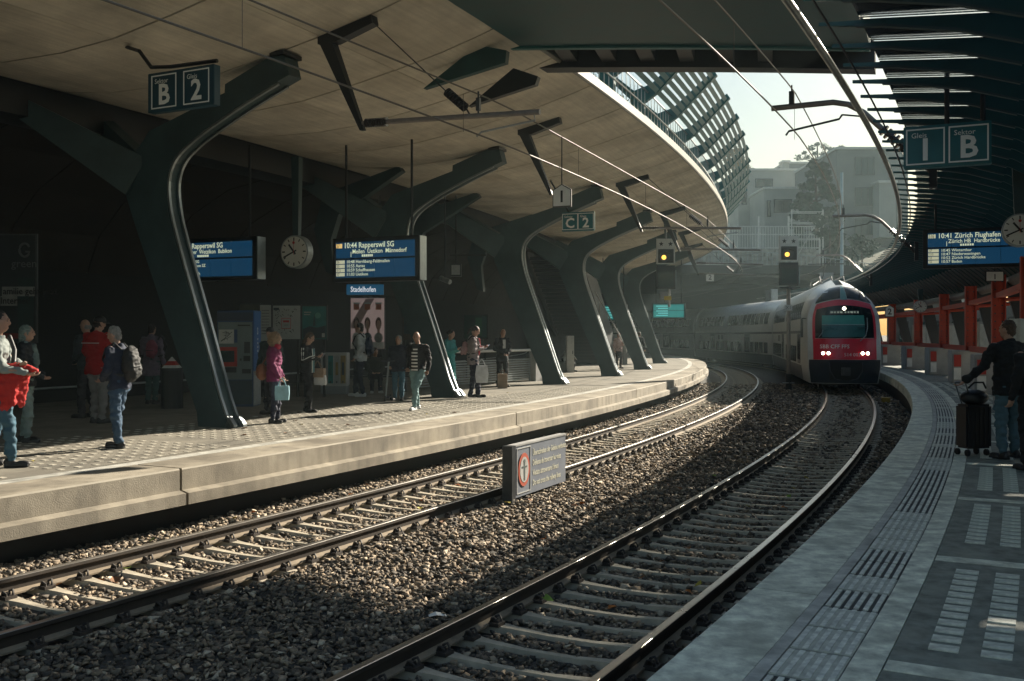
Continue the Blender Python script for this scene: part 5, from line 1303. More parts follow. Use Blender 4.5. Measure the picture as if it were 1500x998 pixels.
def backpack(p, c, label, off=0.0, sc_=1.0):
    S = p['S']; mb = MB(); L = p['ln']
    mb.ell(S(L((off, -.20, 1.20))), S((.155 * sc_, .10 * sc_, .24 * sc_)), seg=14, rg=10); mb.ell(S(L((off, -.27, 1.12))), S((.12 * sc_, .06 * sc_, .13 * sc_)), seg=12, rg=8)
    r = held(p, mb, 'backpack', cloth('bp%02d%02d%02d' % tuple(int(c_ * 99) for c_ in c), c, .7), label, 'backpack', .013, .02)
    for e in (-1, 1):
        m = MB(); m.tube([S(L((off + e * .10, -.12, 1.40))), S(L((off + e * .12, -.03, 1.50))), S(L((off + e * .13, .10, 1.42))), S(L((off + e * .14, .15, 1.27))), S(L((off + e * .17, .04, 1.08))), S(L((off + e * .12, -.14, 1.04)))], .019 * p['k'], 6); m.build('strap', 'black', r, local=True, smooth=True)
    m = MB(); m.tube([S(L((off - .1, -.30, 1.16))), S(L((off, -.335, 1.17))), S(L((off + .1, -.30, 1.16)))], .008, 5); m.build('zip', 'darkmetal', r, local=True)
def phone(p, label):
    w = p['ar'][1][2] * .5 + p['ar'][0][2] * .5 if (p['ar'][1][2] - p['ar'][0][2]).length < .3 else p['ar'][1][2]
    mb = MB(); S = p['S']; mb.box(S(w + Vector((0, .11, .03))), S((.075, .012, .15)), mx=Matrix.Rotation(-.7, 3, 'X'))
    r = held(p, mb, 'phone', 'ink', label, 'phone'); m = MB(); m.box(S(w + Vector((0, .106, .037))), S((.066, .003, .135)), mx=Matrix.Rotation(-.7, 3, 'X')); m.build('screen', mat('phone_screen', (.3, .35, .4), .2, var=0, emit=(.6, .7, .8), estr=.4), r, local=True)
def bag_flat(p, wpt, w, h, d, c, label, name='paper_bag', cat='bag', handles=True, m_=None, sag=0):
    S = p['S']; root = tag(empty(name, p['base'], -R(p['a'])), label, cat); m_ = m_ or cloth('bag%02d%02d%02d' % tuple(int(q * 99) for q in c), c, .8)
    mb = MB(); t = Vector(wpt) - Vector((0, 0, .17))
    rr_ = [[S(t + Vector((e1 * w / 2 * f, e2 * d / 2 * f, z))) for e1, e2 in ((-1, -1), (1, -1), (1, 1), (-1, 1))] for z, f in ((-h, .92), (-h * .5, 1.0 + sag), (0, .95 - sag))]
    mb.loft(rr_); mb.build('body', m_, root, local=True, bevel=.004)
    if handles:
        for e in (-.3, .3):
            m = MB(); m.tube([S(t + Vector((-w * .25, d * e, -.01))), S(t + Vector((-w * .18, d * e * .5, .10))), S(t + Vector((0, 0, .155))), S(t + Vector((w * .18, d * e * .5, .10))), S(t + Vector((w * .25, d * e, -.01)))], .008, 6); m.build('handle', m_, root, local=True)
    return root
navyc = (.012, .02, .04)
p = person(-4, 684, 455, 72, 'woman with dark ponytail and pale grey jumper cut by the left picture edge', topc=(.24, .27, .26), top='shirt', bottom=(.05, .12, .17), hair='dark', style='bun', arms=('crossed', 'carry'), head=(.05, -.1), feet=((-.1, -.14), (.1, .16)))
m = MB(); S = p['S']; rg_ = []
for q in range(12):
    u = q / 11; z = 1.13 - .44 * u; cx, cy = .15 + .02 * u, .20 - .02 * u; rx, ry = .045 + .05 * math.sin(min(1, u * 2.2) * 1.57) - .02 * u, .15 - .03 * u + .02 * math.sin(u * 5)
    rg_.append([S((cx + (rx + .022 * u * math.sin(5 * an + 1.5 * u) + .008 * math.sin(11 * an)) * math.cos(an), cy + (ry + .03 * u * math.sin(4 * an + u)) * math.sin(an), z + .05 * math.sin(an + .6) * (1 if q else .3) - .05 * u * math.cos(3 * an))) for an in [2 * PI * k_ / 26 for k_ in range(26)]])
m.loft(rg_); caps(m, [S((.13, .10, 1.12)), S((.15, .26, 1.13)), S((.15, .40, 1.08))], .05)
r_ = held(p, m, 'folded_jacket', cloth('redj', (.50, .022, .018), .8), 'bright red jacket draped over the arm of the woman at the left edge', 'jacket', .013, .022)
m = MB(); caps(m, [S((-.15, .10, 1.46)), S((-.07, .165, 1.30)), S((.02, .17, 1.15))], .03); part(p, m, 'strap', 'black', .012)
p = person(37, 648, 476, 78, 'woman with short grey hair and a patterned scarf beside the red jacket', topc=(.02, .025, .03), bottom=(.20, .27, .26), hair='greygreen', style='bob', arms=('clasp', 'clasp'), head=(.05, 0), feet=((-.09, -.05), (.09, .05)))
m = MB(); S = p['S']; caps(m, [S(p['nk'] + Vector((-.06, .03, 0))), S(p['nk'] + Vector((0, .08, -.02))), S(p['nk'] + Vector((.06, .03, 0))), S(p['nk'] + Vector((0, -.06, .01))), S(p['nk'] + Vector((-.06, .03, 0)))], .042); caps(m, [S(p['nk'] + Vector((0, .1, -.04))), S((.02, .155, 1.25)), S((.03, .15, 1.05))], [.06, .055, .035]); part(p, m, 'scarf', cloth('scarf', (.14, .19, .18), .9, .5), .011, .02)
p = person(143, 620, 462, 22, 'tall man in a bright red jacket and grey trousers seen from behind', topc=(.33, .012, .012), bottom=(.22, .21, .20), hair='dark', style='cap', arms=('clasp', 'clasp'), head=(.25, -.3), wide=1.18, hem=.80)
m = MB(); S = p['S']; m.box(S((0, -.155, 1.30)), S((.36, .012, .012))); part(p, m, 'piping', 'offwhite')
person(128, 612, 467, -70, 'balding man standing behind the man in the red jacket', topc=(.03, .04, .045), bottom=(.03, .03, .035), hair='grey', style='bald', arms=('clasp', 'hang'), head=(.2, 0))
p = person(175, 656, 477, -80, 'grey-haired man in navy jacket and jeans, black backpack, in front of the first column', topc=(.012, .02, .045), bottom=(.035, .075, .13), hair='grey', style='short', arms=('clasp', 'clasp'), head=(.3, 0), lean=.06, feet=((-.1, -.06), (.1, .10)))
backpack(p, (.012, .013, .014), 'full black backpack on the grey-haired man in navy', 0, 1.12)
p = person(222, 592, 474, 12, 'person in a lilac coat seen from behind near the first column', topc=(.20, .16, .21), bottom=(.06, .12, .12), hair='dark', style='short', arms=('clasp', 'hang'), hem=.62, top='coat')
backpack(p, (.30, .09, .13), 'pink backpack slung on the person in the lilac coat', .13, .85)
p = person(402, 620, 487, 84, 'woman with frizzy blond hair in a purple jacket by the ticket machine', topc=(.17, .012, .08), bottom=(.025, .028, .05), hair='blond', style='curly', arms=('bag', 'bag'), head=(.1, .2), wide=1.08, hem=.80)
m = MB(); S = p['S']; caps(m, [S((-.07, .07, 1.47)), S((0, -.05, 1.50)), S((.07, .07, 1.47))], .055); part(p, m, 'hood', cloth('hoodred', (.5, .02, .06), .8), .012)
bag_flat(p, p['ar'][1][2] + Vector((.02, .06, 0)), .10, .27, .27, (.30, .52, .60), 'light blue paper carrier bag held by the woman in purple')
m = MB(); m.ell(S((-.1, -.25, .98)), S((.17, .11, .17)), seg=12, rg=8); rr_ = held(p, m, 'shoulder_bag', cloth('tanbag', (.22, .08, .035), .6), 'brown leather shoulder bag behind the woman in purple', 'handbag', .012, .01)
m = MB(); m.tube([S((-.1, -.25, 1.12)), S((-.16, -.12, 1.35)), S((-.17, 0, 1.49)), S((-.18, .1, 1.38)), S((-.18, -.1, 1.1))], .012, 6); m.build('strap', cloth('tanbag', (.22, .08, .035)), rr_, local=True)
person(397, 606, 479, 200, 'person in a dark cap mostly hidden behind the woman in purple', topc=(.03, .05, .05), bottom=(.02, .02, .025), hair='dark', style='cap', arms=('hang', 'hang'))
p = person(450, 604, 486, 100, 'woman in a black track jacket with white sleeve stripes looking at her phone', topc=(.012, .013, .016), bottom=(.012, .013, .016), hair='brown', style='long', arms=('phone', 'phone'), head=(.5, 0), feet=((-.09, -.04), (.09, .08)))
S = p['S']; phone(p, 'phone in the hands of the woman in the striped track jacket')
for e in (0, 1):
    for o_ in (-.022, .022):
        m = MB(); s0, e0, w0 = p['ar'][e]; sg = -1 if e == 0 else 1
        m.tube([S(s0 + Vector((sg * .07, o_, -.02))), S(s0.lerp(e0, .5) + Vector((sg * .066, o_, 0))), S(e0 + Vector((sg * .060, o_ * .8, 0))), S(e0.lerp(w0, .5) + Vector((sg * .050, o_ * .3, o_ + .015))), S(e0.lerp(w0, .9) + Vector((sg * .044, 0, o_ + .015)))], .011, 6); part(p, m, 'sleeve_stripe', 'white')
for x_ in (-.055, .055):
    m = MB(); m.tube([S((x_, .137, .86)), S((x_, .139, 1.08)), S((x_, .147, 1.25)), S((x_, .138, 1.38))], .011, 6); part(p, m, 'front_stripe', 'white')
m = MB(); m.box(S((0, .142, 1.12)), S((.10, .02, .5))); part(p, m, 'shirt', cloth('tealshirt', (.10, .22, .23)))
bag_flat(p, p['ar'][0][1] + Vector((.02, .14, -.02)), .17, .20, .34, (.28, .20, .14), 'beige handbag on the arm of the woman in the track jacket', 'handbag', 'handbag')
bag_flat(p, p['ar'][0][1] + Vector((.0, .20, -.17)), .10, .22, .26, (.6, .62, .62), 'small white plastic bag below the beige handbag', 'plastic_bag', 'bag', False, sag=.06)
p = person(528, 581, 473, -85, 'young man in a white jacket and dark trousers with a dark blue backpack', topc=(.50, .53, .53), bottom=(.012, .018, .035), shoe=(.7, .7, .68), hair='dark', style='short', arms=('pocket', 'pocket'), feet=((-.1, -.08), (.1, .14)))
backpack(p, (.012, .022, .05), 'dark blue backpack on the young man in the white jacket', 0, .95)
bn = tag(empty('bench', gp(556, 575)), 'dark slatted bench beside the illuminated poster', 'bench')
bq = gp(556, 575); 
for q in range(5): m = MB(); m.box(bq + Vector((0, .05 + .10 * q, .45)), (1.7, .08, .04)); m.build('slat', 'darkmetal', bn)
for e in (-.7, .7): m = MB(); m.box(bq + Vector((e, .25, .21)), (.08, .45, .42)); m.build('leg', 'darkmetal', bn)
p = person(556, 575, 503, 165, 'long-haired woman in a dark coat and white shoes sitting on the bench', H=1.72, loc=bq + Vector((-.15, .02, 0)), seat=True, topc=(.05, .055, .045), bottom=(.02, .022, .03), shoe=(.6, .6, .58), hair='brown', style='long', arms=('lap', 'lap'), head=(.35, .4), lean=.25)
p = person(584, 587, 491, 192, 'older woman with grey hair in a dark navy jacket and jeans facing the track', topc=(.014, .018, .032), bottom=(.055, .13, .18), hair='grey', style='bob', arms=('hang', 'pocket'), wide=1.15, hem=.78)
sco = tag(empty('kick_scooter', gp(562, 588)), 'folding kick scooter standing beside the older woman in navy', 'scooter'); sq = gp(560, 588)
m = MB(); m.tube([sq + Vector((.08, 0, .10)), sq + Vector((.16, 0, .98))], .022, 8); m.build('steering_column', 'zinc', sco)
m = MB(); m.tube([sq + Vector((.0, -.12, 1.0)), sq + Vector((.16, 0, .98)), sq + Vector((.3, .12, 1.0))], .018, 8); m.build('handlebar', 'darkmetal', sco)
m = MB(); m.box(sq + Vector((.12, .28, .09)), (.11, .5, .03)); m.build('deck', 'darkmetal', sco)
for v in ((.08, -.03, .065), (.13, .58, .065)): m = MB(); m.disc(sq + Vector(v), (1, .2, 0), .065, .03, 18); m.build('wheel', 'ink', sco)
p = person(612, 600, 485, 212, 'bald man in black jacket and striped shirt walking in pale jeans', topc=(.012, .012, .014), bottom=(.16, .27, .28), shoe=(.66, .68, .68), hair='dark', style='bald', skin=SKD, arms=('hang', 'pocket'), head=(.3, .5), wide=1.18, feet=((-.10, .26), (.10, -.12)), hem=.90)
S = p['S']
m = MB(); L = p['ln']; rings(m, [(S(L((-.02, .035, z))), rx * p['k'], ry * p['k']) for z, rx, ry in ((.86, .13, .145), (1.05, .125, .142), (1.25, .125, .145), (1.40, .09, .10))], 0); part(p, m, 'shirt', cloth('blackshirt', (.02, .02, .022)), .012)
for q in range(7):
    z = .89 + .075 * q; m = MB(); rg = []
    for i in range(9):
        an = PI / 2 + (i - 4) * .17; rx, ry = np.interp(z, [.86, 1.05, 1.25, 1.4], [.13, .125, .125, .09]), np.interp(z, [.86, 1.05, 1.25, 1.4], [.145, .142, .145, .10])
        c_ = L((-.02, .035, z)); a_ = c_ + Vector((math.cos(an) * (rx + .006), math.sin(an) * (ry + .006), 0)); rg.append([S(a_ + Vector((0, 0, -.016))), S(a_ + Vector((0, 0, .016))), S(a_ + Vector((0, -.01, .016))), S(a_ + Vector((0, -.01, -.016)))])
    m.loft(rg); part(p, m, 'shirt_stripe', 'white')
p = person(659, 576, 483, 118, 'woman in a long teal dress using a phone behind the second column', topc=(.04, .26, .26), top='coat', hem=.30, bottom=(.04, .24, .24), hair='dark', style='bun', arms=('phone', 'phone'), head=(.35, 0)); phone(p, 'phone held by the woman in the teal dress')
p = person(693, 582, 477, 84, 'woman in a grey-lilac jacket looking at her phone right of the second column', topc=(.26, .22, .225), bottom=(.022, .03, .045), hair='dark', style='ponytail', arms=('phone', 'phone'), head=(.5, 0), feet=((-.09, -.05), (.09, .12)), hem=.80)
phone(p, 'phone lit by the sun in the hands of the woman in grey-lilac'); backpack(p, (.33, .20, .21), 'small pink backpack on the woman in the grey-lilac jacket', 0, .72)
S = p['S']; m = MB(); caps(m, [S((-.05, .14, 1.42)), S((-.05, .155, 1.25)), S((-.05, .14, 1.05))], .03); caps(m, [S((.05, .14, 1.42)), S((.05, .155, 1.25)), S((.05, .14, 1.05))], .03); part(p, m, 'scarf', cloth('pinkscarf', (.45, .05, .07)), .012)
bag_flat(p, Vector((.17, .20, .95)), .10, .42, .30, (.62, .64, .66), 'white plastic carrier bag hanging from the woman in grey-lilac', 'plastic_bag', 'bag', True, sag=.08)
p = person(736, 567, 481, 158, 'man in a black suit with bowed head standing before the slatted railing', topc=(.012, .014, .018), bottom=(.012, .013, .016), hair='grey', style='bald', arms=('clasp', 'clasp'), head=(.45, 0), feet=((-.10, .0), (.12, -.06)), hem=.76)
S = p['S']; m = MB(); m.box(S((0, .14, 1.28)), S((.085, .02, .26))); part(p, m, 'shirt', 'offwhite')
q = gp(736, 569); pb = tag(empty('paper_bag', q), 'brown paper bag on the platform at the feet of the man in the suit', 'bag')
m = MB(); m.loft([[q + Vector((a * .15, b_ * .08, z)) for a, b_ in ((-1, -1), (1, -1), (1, 1), (-1, 1))] for z in (0, .2, .44)]); m.build('body', cloth('kraft', (.33, .24, .17), .85), pb, bevel=.006)
m = MB(); m.tube([q + Vector((-.07, 0, .43)), q + Vector((-.04, 0, .54)), q + Vector((.04, 0, .54)), q + Vector((.07, 0, .43))], .008, 6); m.build('handle', cloth('kraft', (.33, .24, .17)), pb)
q = gp(828, 545); st_ = tag(empty('bench', q), 'low pale concrete bench beside the third column', 'bench')
m = MB(); m.box(q + Vector((0, .2, .42)), (.5, 1.6, .08), .2); m.build('seat', 'conc_pale', st_); 
for e in (-.6, .6): m = MB(); m.box(q + Vector((0, .2 + e, .19)), (.4, .1, .38), .2); m.build('leg', 'conc_pale', st_)
p = person(828, 545, 503, 88, 'man in a pale shirt reading on a bench right of the third column', H=1.75, loc=q + Vector((-.05, .1, 0)), seat=True, topc=(.35, .38, .38), top='shirt', bottom=(.012, .013, .016), hair='grey', style='short', arms=('lap', 'lap'), head=(.6, 0), lean=.3)
S = p['S']; m = MB(); m.box(S((0, .50, .62)), S((.32, .01, .24)), mx=Matrix.Rotation(.6, 3, 'X')); held(p, m, 'newspaper', 'offwhite', 'white sheet of paper in the hands of the seated reading man', 'paper')
p = person(936, 538, 486, 20, 'person in dark clothes half hidden behind the fifth column', topc=(.03, .035, .04), bottom=(.02, .022, .03), hair='brown', style='short', arms=('hang', 'hang'))
p = person(906, 540, 487, 150, 'person in a light top half hidden by the fourth column', topc=(.42, .30, .28), bottom=(.03, .03, .04), hair='brown', style='short', arms=('phone', 'hang'))
p = person(1478, 672, 468, -14, 'man in a black jacket and jeans seen from behind with a suitcase at right', topc=(.008, .009, .010), bottom=(.07, .135, .17), shoe=(.012, .012, .012), hair='brown', style='short', arms=('reach', 'hang'), head=(.05, .35), wide=1.16, feet=((-.12, -.04), (.14, .06)), hem=.80)
S = p['S']; wst = Wp_(p, p['ar'][0][2] + Vector((-.02, .08, -.03)))
q = gp(1431, 668); q = Vector((q.x, q.y, 0)); su = tag(empty('suitcase', q), 'black wheeled suitcase with a bag on top beside the man in the black jacket', 'suitcase')
rz_ = -R(-14); A = Matrix.Rotation(rz_, 3, 'Z'); blackcase = mat('case_black', (.012, .012, .014), .45, var=.3, scale=5)
m = MB(); m.box(q + Vector((0, .1, .40)), (.40, .26, .60), rz_); m.build('shell', blackcase, su, bevel=.03)
for k_ in range(5): m = MB(); m.box(q + Vector((0, .1, 0)) + A @ Vector((-.14 + .07 * k_, -.135, .40)), (.02, .012, .52), rz_); m.build('rib', blackcase, su)
for e in (-.15, .15):
    for f_ in (.0, .2):
        m = MB(); m.disc(q + A @ Vector((e, f_, .045)), A @ Vector((1, 0, 0)), .045, .03, 16); m.build('wheel', 'ink', su)
hd = wst - Vector((0, 0, .0)); 
m = MB(); b0_ = q + A @ Vector((-.08, .2, .70)); b1_ = q + A @ Vector((.08, .2, .70))
m.tube([b0_, Vector((hd.x - .07, hd.y, hd.z))], .011, 6); m.tube([b1_, Vector((hd.x + .07, hd.y, hd.z))], .011, 6); m.tube([Vector((hd.x - .08, hd.y, hd.z)), Vector((hd.x + .08, hd.y, hd.z))], .016, 8); m.build('handle', 'steel', su)
tb_ = tag(empty('travel_bag', q + Vector((0, .1, .7))), 'soft black travel bag strapped on top of the suitcase', 'bag')
m = MB(); m.ell(q + Vector((0, .08, .79)), (.19, .13, .11), seg=16, rg=10); bgm = m.build('body', blackcase, tb_, smooth=True); m = MB(); m.tube([q + Vector((-.12, 0, .92)), q + Vector((-.06, -.05, 1.0)), q + Vector((.06, -.05, 1.0)), q + Vector((.12, 0, .92))], .014, 6); m.build('handle', 'black', tb_)
p = person(1517, 690, 480, -10, 'person in black clothes cut by the right picture edge', topc=(.008, .008, .009), bottom=(.010, .010, .012), hair='dark', style='short', arms=('hang', 'hang'), wide=1.1, hem=.5, top='coat')
bpy.data.scenes.remove(_tmp)
# ------------------------------------------------------------------ things on the left platform
q0, q1 = gp(318, 596), gp(371, 596)
tm = tag(empty('ticket_machine', (q0 + q1) / 2), 'blue ticket machine with red screen surround behind the woman in purple', 'ticket machine')
r = (q1 - q0).normalized(); n = Vector((r.y, -r.x, 0)); rz = math.atan2(r.y, r.x); W = (q1 - q0).length; up = Vector((0, 0, 1))
k_ = 1 / 64.2; Hh = 2.2
blue = mat('machine_blue', (.012, .05, .15), .4, var=.12); mgrey = mat('machine_grey', (.16, .20, .20), .45, var=.12)
m = MB(); m.prism([q0 + r * 0 , q0 + r * W, q0 + r * W + up * Hh, q0 + up * (Hh - .02)], -n * .62); m.build('cabinet', blue, tm, bevel=.01)
def on(u, v, off=.006): return q0 + r * (u * W) + up * v + n * off
def slab(name, u0, v0, u1, v1, mm, d=.012, par=None, off=.0):
    m = MB(); m.box(on((u0 + u1) / 2, (v0 + v1) / 2, d / 2 + off), ((u1 - u0) * W, d, v1 - v0), rz); return m.build(name, mm, par or tm)
slab('front_panel', .03, .62, .97, 1.93, mgrey); slab('lower_panel', .03, .06, .97, .60, mat('machine_dark', (.02, .05, .08), .4, var=.1)); slab('top_band', .0, 1.96, 1.0, 2.15, mat('band_blue', (.008, .02, .06), .4, var=.1))
f = slab('screen_frame', .06, .92, .56, 1.36, 'red', .06); slab('screen', .12, 1.02, .50, 1.28, mat('tm_screen', (.02, .05, .05), .1, var=.6, scale=9), .01, f, .06); slab('slot', .10, .78, .54, .90, 'ink', .02)
f = slab('map_notice', .06, 1.44, .47, 1.76, 'offwhite', .018); slab('notice_edge', .48, 1.46, .57, 1.76, blue, .02)
mb = MB(); rr = random.Random(2)
for i in range(9): 
    a = on(.1 + .33 * rr.random(), 1.48 + .24 * rr.random(), .02); b_ = on(.1 + .33 * rr.random(), 1.48 + .24 * rr.random(), .02); mb.tube([a, (a + b_) / 2 + r * rr.uniform(-.03, .03), b_], .005, 4)
kind(mb.build('map_lines', 'ink', f), 'stuff')
slab('card_reader', .76, 1.22, .92, 1.48, 'darkmetal', .03); slab('keypad', .74, 1.04, .92, 1.16, 'ink', .03); slab('coin_slot', .64, 1.05, .68, 1.1, 'ink', .02); slab('tray', .70, .76, .94, .86, 'ink', .03); slab('sticker', .58, 1.84, .92, 1.87, 'ink', .02)
m = MB(); m.box(q1 + r * .012 - n * .31 + up * 1.5, (.02, .60, 1.36), rz); m.build('side_panel', mat('side_blue', (.015, .10, .32), .35, var=.1), tm)
m = MB(); m.box(q1 + r * .012 - n * .31 + up * .42, (.02, .60, .78), rz); m.build('side_plate', 'zinc', tm)
text('S', .22, 'white', tm, plane_mx(q1 + r * .026 - n * .30 + up * 1.72, -n, r), align='CENTER', bold=.03)
for i in range(4): m = MB(); m.box(q1 + r * .026 - n * .31 + up * (1.54 - .09 * i), (.004, .06, .05), rz); m.build('pictogram', 'white', tm)
m = MB(); m.prism([q1 + up * 2.2 + r * .02, q1 - n * .62 + up * 2.2 + r * .02, q1 - n * .62 + up * 2.02 + r * .02], -r * W); m.build('lid', blue, tm)
def poster(x0, y0, x1, y1, Y, lab, base, deco, name='poster', cat='poster', ground=True):
    a, b_ = px(x0, y1, Y), px(x1, y0, Y); w, h = b_.x - a.x, b_.z - a.z
    root = tag(empty(name, Vector((a.x + w / 2, Y, a.z))), lab, cat)
    m = MB(); m.box((a.x + w / 2, Y + .03, a.z + h / 2), (w + .06, .05, h + .06)); m.build('backboard', 'darkmetal', root)
    m = MB(); m.box((a.x + w / 2, Y, a.z + h / 2), (w, .012, h)); m.build('sheet', base, root)
    for i, d_ in enumerate(deco):
        nm, kd, mm = d_[:3]; u, v = d_[3:5]; m = MB(); c = Vector((a.x + u * w, Y - .008 - .0012 * i, a.z + v * h))
        if kd == 'box': m.box(c, (d_[5] * w, .004, d_[6] * h), mx=Matrix.Rotation(d_[7] if len(d_) > 7 else 0, 3, 'Y'))
        elif kd == 'oval': m.prism([c + Vector((d_[5] * w * math.cos(j * PI / 10), 0, d_[6] * h * math.sin(j * PI / 10))) for j in range(20)], (0, -.003, 0))
        elif kd == 'poly': m.prism([c + Vector((p_[0] * w, 0, p_[1] * h)) for p_ in d_[5]], (0, -.003, 0))
        m.build(nm, mm, root)
    if ground and a.z > .3:
        for e in (.1, .9): m = MB(); m.box((a.x + w * e, Y + .06, a.z / 2), (.06, .05, a.z)); m.build('leg', 'black', root)
    return root, a, w, h
pg1 = mat('print_grey', (.20, .20, .19), .6, var=.25, scale=5); pg2 = mat('print_white', (.42, .43, .41), .6, var=.08); pgt = mat('print_teal', (.03, .17, .16), .6, var=.3, scale=3); pdk = mat('print_dark', (.03, .05, .06), .6, var=.3, scale=6); pol = mat('print_olive', (.07, .075, .06), .6, var=.3, scale=4)
poster(352, 446, 380, 500, 26.2, 'dull olive poster directly right of the ticket machine', pol, [('picture', 'box', pdk, .5, .6, .8, .5)])
poster(381, 447, 397, 500, 26.2, 'narrow pale notice between the olive poster and the line map', pg2, [('print_row', 'box', pg1, .5, .85 - .08 * i, .7, .025) for i in range(9)])
rr = random.Random(9)
dec = [('map_line', 'box', 'ink', rr.uniform(.1, .9), rr.uniform(.1, .9), rr.uniform(.04, .09), .014, rr.choice((.8, -.8, 0, 1.57, .5))) for i in range(46)] + [('notice', 'box', 'red', .5, .47, .34, .32), ('notice', 'box', pg2, .5, .47, .31, .29), ('caption', 'box', 'red', .5, .53, .22, .06), ('caption', 'box', pg1, .5, .42, .16, .02), ('heading', 'box', pdk, .14, .9, .2, .07)]
poster(400, 448, 440, 497, 26.2, 'grey network map with a small red-edged notice in its middle', pg2, dec)
poster(443, 449, 478, 497, 26.2, 'green poster of a harbour scene above the woman with the phone', pgt, [('hill', 'poly', pdk, 0, .3, [(0.02, 0), (.3, .1), (.6, .05), (.98, .12), (.98, -.28), (.02, -.28)]), ('tower', 'poly', pdk, .5, .4, [(-.06, 0), (0, .4), (.06, 0)]), ('moon', 'oval', mat('print_mint', (.12, .32, .28), .6, var=.1), .65, .72, .12, .09), ('caption', 'box', pg2, .22, .82, .3, .03), ('caption', 'box', pg2, .2, .75, .26, .03), ('badge', 'box', pg2, .88, .12, .12, .12)])
# illuminated poster with the station name above
pink = mat('print_pink', (.45, .33, .31), .6, var=.15, scale=3, emit=(.45, .33, .31), estr=.10); pface = mat('print_face', (.40, .24, .19), .6, var=.15, scale=20); phair = mat('print_hair', (.10, .05, .04), .6, var=.3, scale=20)
dec = [('band', 'poly', mat('print_rose', (.44, .30, .29), .6, var=.1), .5, .5, [(-.05, .49), (.2, .49), (-.3, -.1), (-.49, -.1), (-.49, 0)]), ('base_strip', 'box', 'offwhite', .5, .07, .98, .13)]
for i, u in enumerate((.17, .5, .83)):
    dec += [('jar', 'box', mat('print_jar', (.42, .16, .10), .6, var=.2, scale=20), u, .83, .17, .12), ('jar_lid', 'box', pg2, u, .9, .19, .03), ('portrait_hair', 'oval', phair, u, .50, .09, .125), ('portrait_neck', 'box', pface, u, .32, .07, .12), ('portrait_shoulders', 'oval', [pg2, pdk, pg1][i], u, .22, .13, .10), ('portrait_face', 'oval', pface, u, .47, .062, .095)]
pr_, a, w, h = poster(514, 437, 563, 511, 29.4, 'illuminated advert with three portraits behind the man in the white jacket', pink, dec, 'advert_lightbox', 'advertising poster')
a2, b2 = px(508, 432, 29.2), px(562, 417, 29.2)
sg_ = tag(empty('station_sign', (a2 + b2) / 2), 'blue station name sign above the illuminated advert', 'sign')
m = MB(); m.box((a2 + b2) / 2, (b2.x - a2.x, .10, b2.z - a2.z)); m.build('panel', mat('name_blue', (.01, .10, .22), .4, var=.1, emit=(.01, .10, .2), estr=.15), sg_)
text('Stadelhofen', .22, mat('name_letters', (.8, .8, .8), .5, var=0, emit=(.8, .85, .9), estr=.25), sg_, plane_mx((a2.x + .12, 29.14, (a2.z + b2.z) / 2), (1, 0, 0), (0, -1, 0)), bold=.015, sx=.72)
for e in (.1, .9): m = MB(); m.tube([(a2.x + (b2.x - a2.x) * e, 29.2, b2.z), (a2.x + (b2.x - a2.x) * e, 29.2, b2.z + 2.6)], .02, 6); m.build('hanger', 'black', sg_)
poster(590, 441, 606, 498, 29.0, 'dim brownish poster in shadow beside the second column', mat('print_brown', (.06, .045, .04), .6, var=.4, scale=3), [('picture', 'box', pdk, .5, .4, .8, .5)])
poster(680, 462, 714, 496, 38.0, 'dim green notice board on the dark wall behind the woman in grey-lilac', mat('print_darkgreen', (.015, .05, .04), .6, var=.2), [('sheet_green', 'box', mat('print_green', (.02, .11, .06), .6, var=.1), .62, .5, .28, .8), ('sheet_teal', 'box', mat('print_teal2', (.02, .08, .07), .6, var=.1), .86, .5, .2, .9)])
# big billboard at the far left
rt_, a, w, h = poster(-25, 345, 52, 500, 19.4, 'big dark billboard with a white ring logo at the left edge', mat('bill_dark', (.014, .020, .024), .6, var=.4, scale=2), [('band', 'box', mat('bill_green', (.012, .03, .03), .6, var=.2), .82, .35, .3, .5), ('strip', 'box', pg1, .68, .47, .62, .09), ('strip', 'box', pg1, .5, .38, .32, .09), ('red_line', 'box', mat('bill_red', (.16, .015, .015), .6, var=.2), .6, .05, .5, .05)], 'billboard', 'billboard')
text('amilie geht jetzt', .185, 'ink', rt_, plane_mx((a.x + w * .395, 19.37, a.z + h * .47), (1, 0, 0), (0, -1, 0)), bold=.01, sx=.9); text('Internet!', .185, 'ink', rt_, plane_mx((a.x + w * .35, 19.37, a.z + h * .38), (1, 0, 0), (0, -1, 0)), bold=.01, sx=.9)
text('green', .22, mat('dim_grey', (.10, .11, .11), .6, var=0), rt_, plane_mx((a.x + w * .80, 19.37, a.z + h * .73), (1, 0, 0), (0, -1, 0)), align='CENTER')
m = MB(); c = Vector((a.x + w * .81, 19.37, a.z + h * .86)); m.tube([c + Vector((.10 * math.cos(t), 0, .13 * math.sin(t))) for t in np.linspace(.5, 6.0, 16)] + [c + Vector((.02, 0, -.03))], .022, 6); m.build('ring_logo', mat('dim_grey', (.10, .11, .11)), rt_)
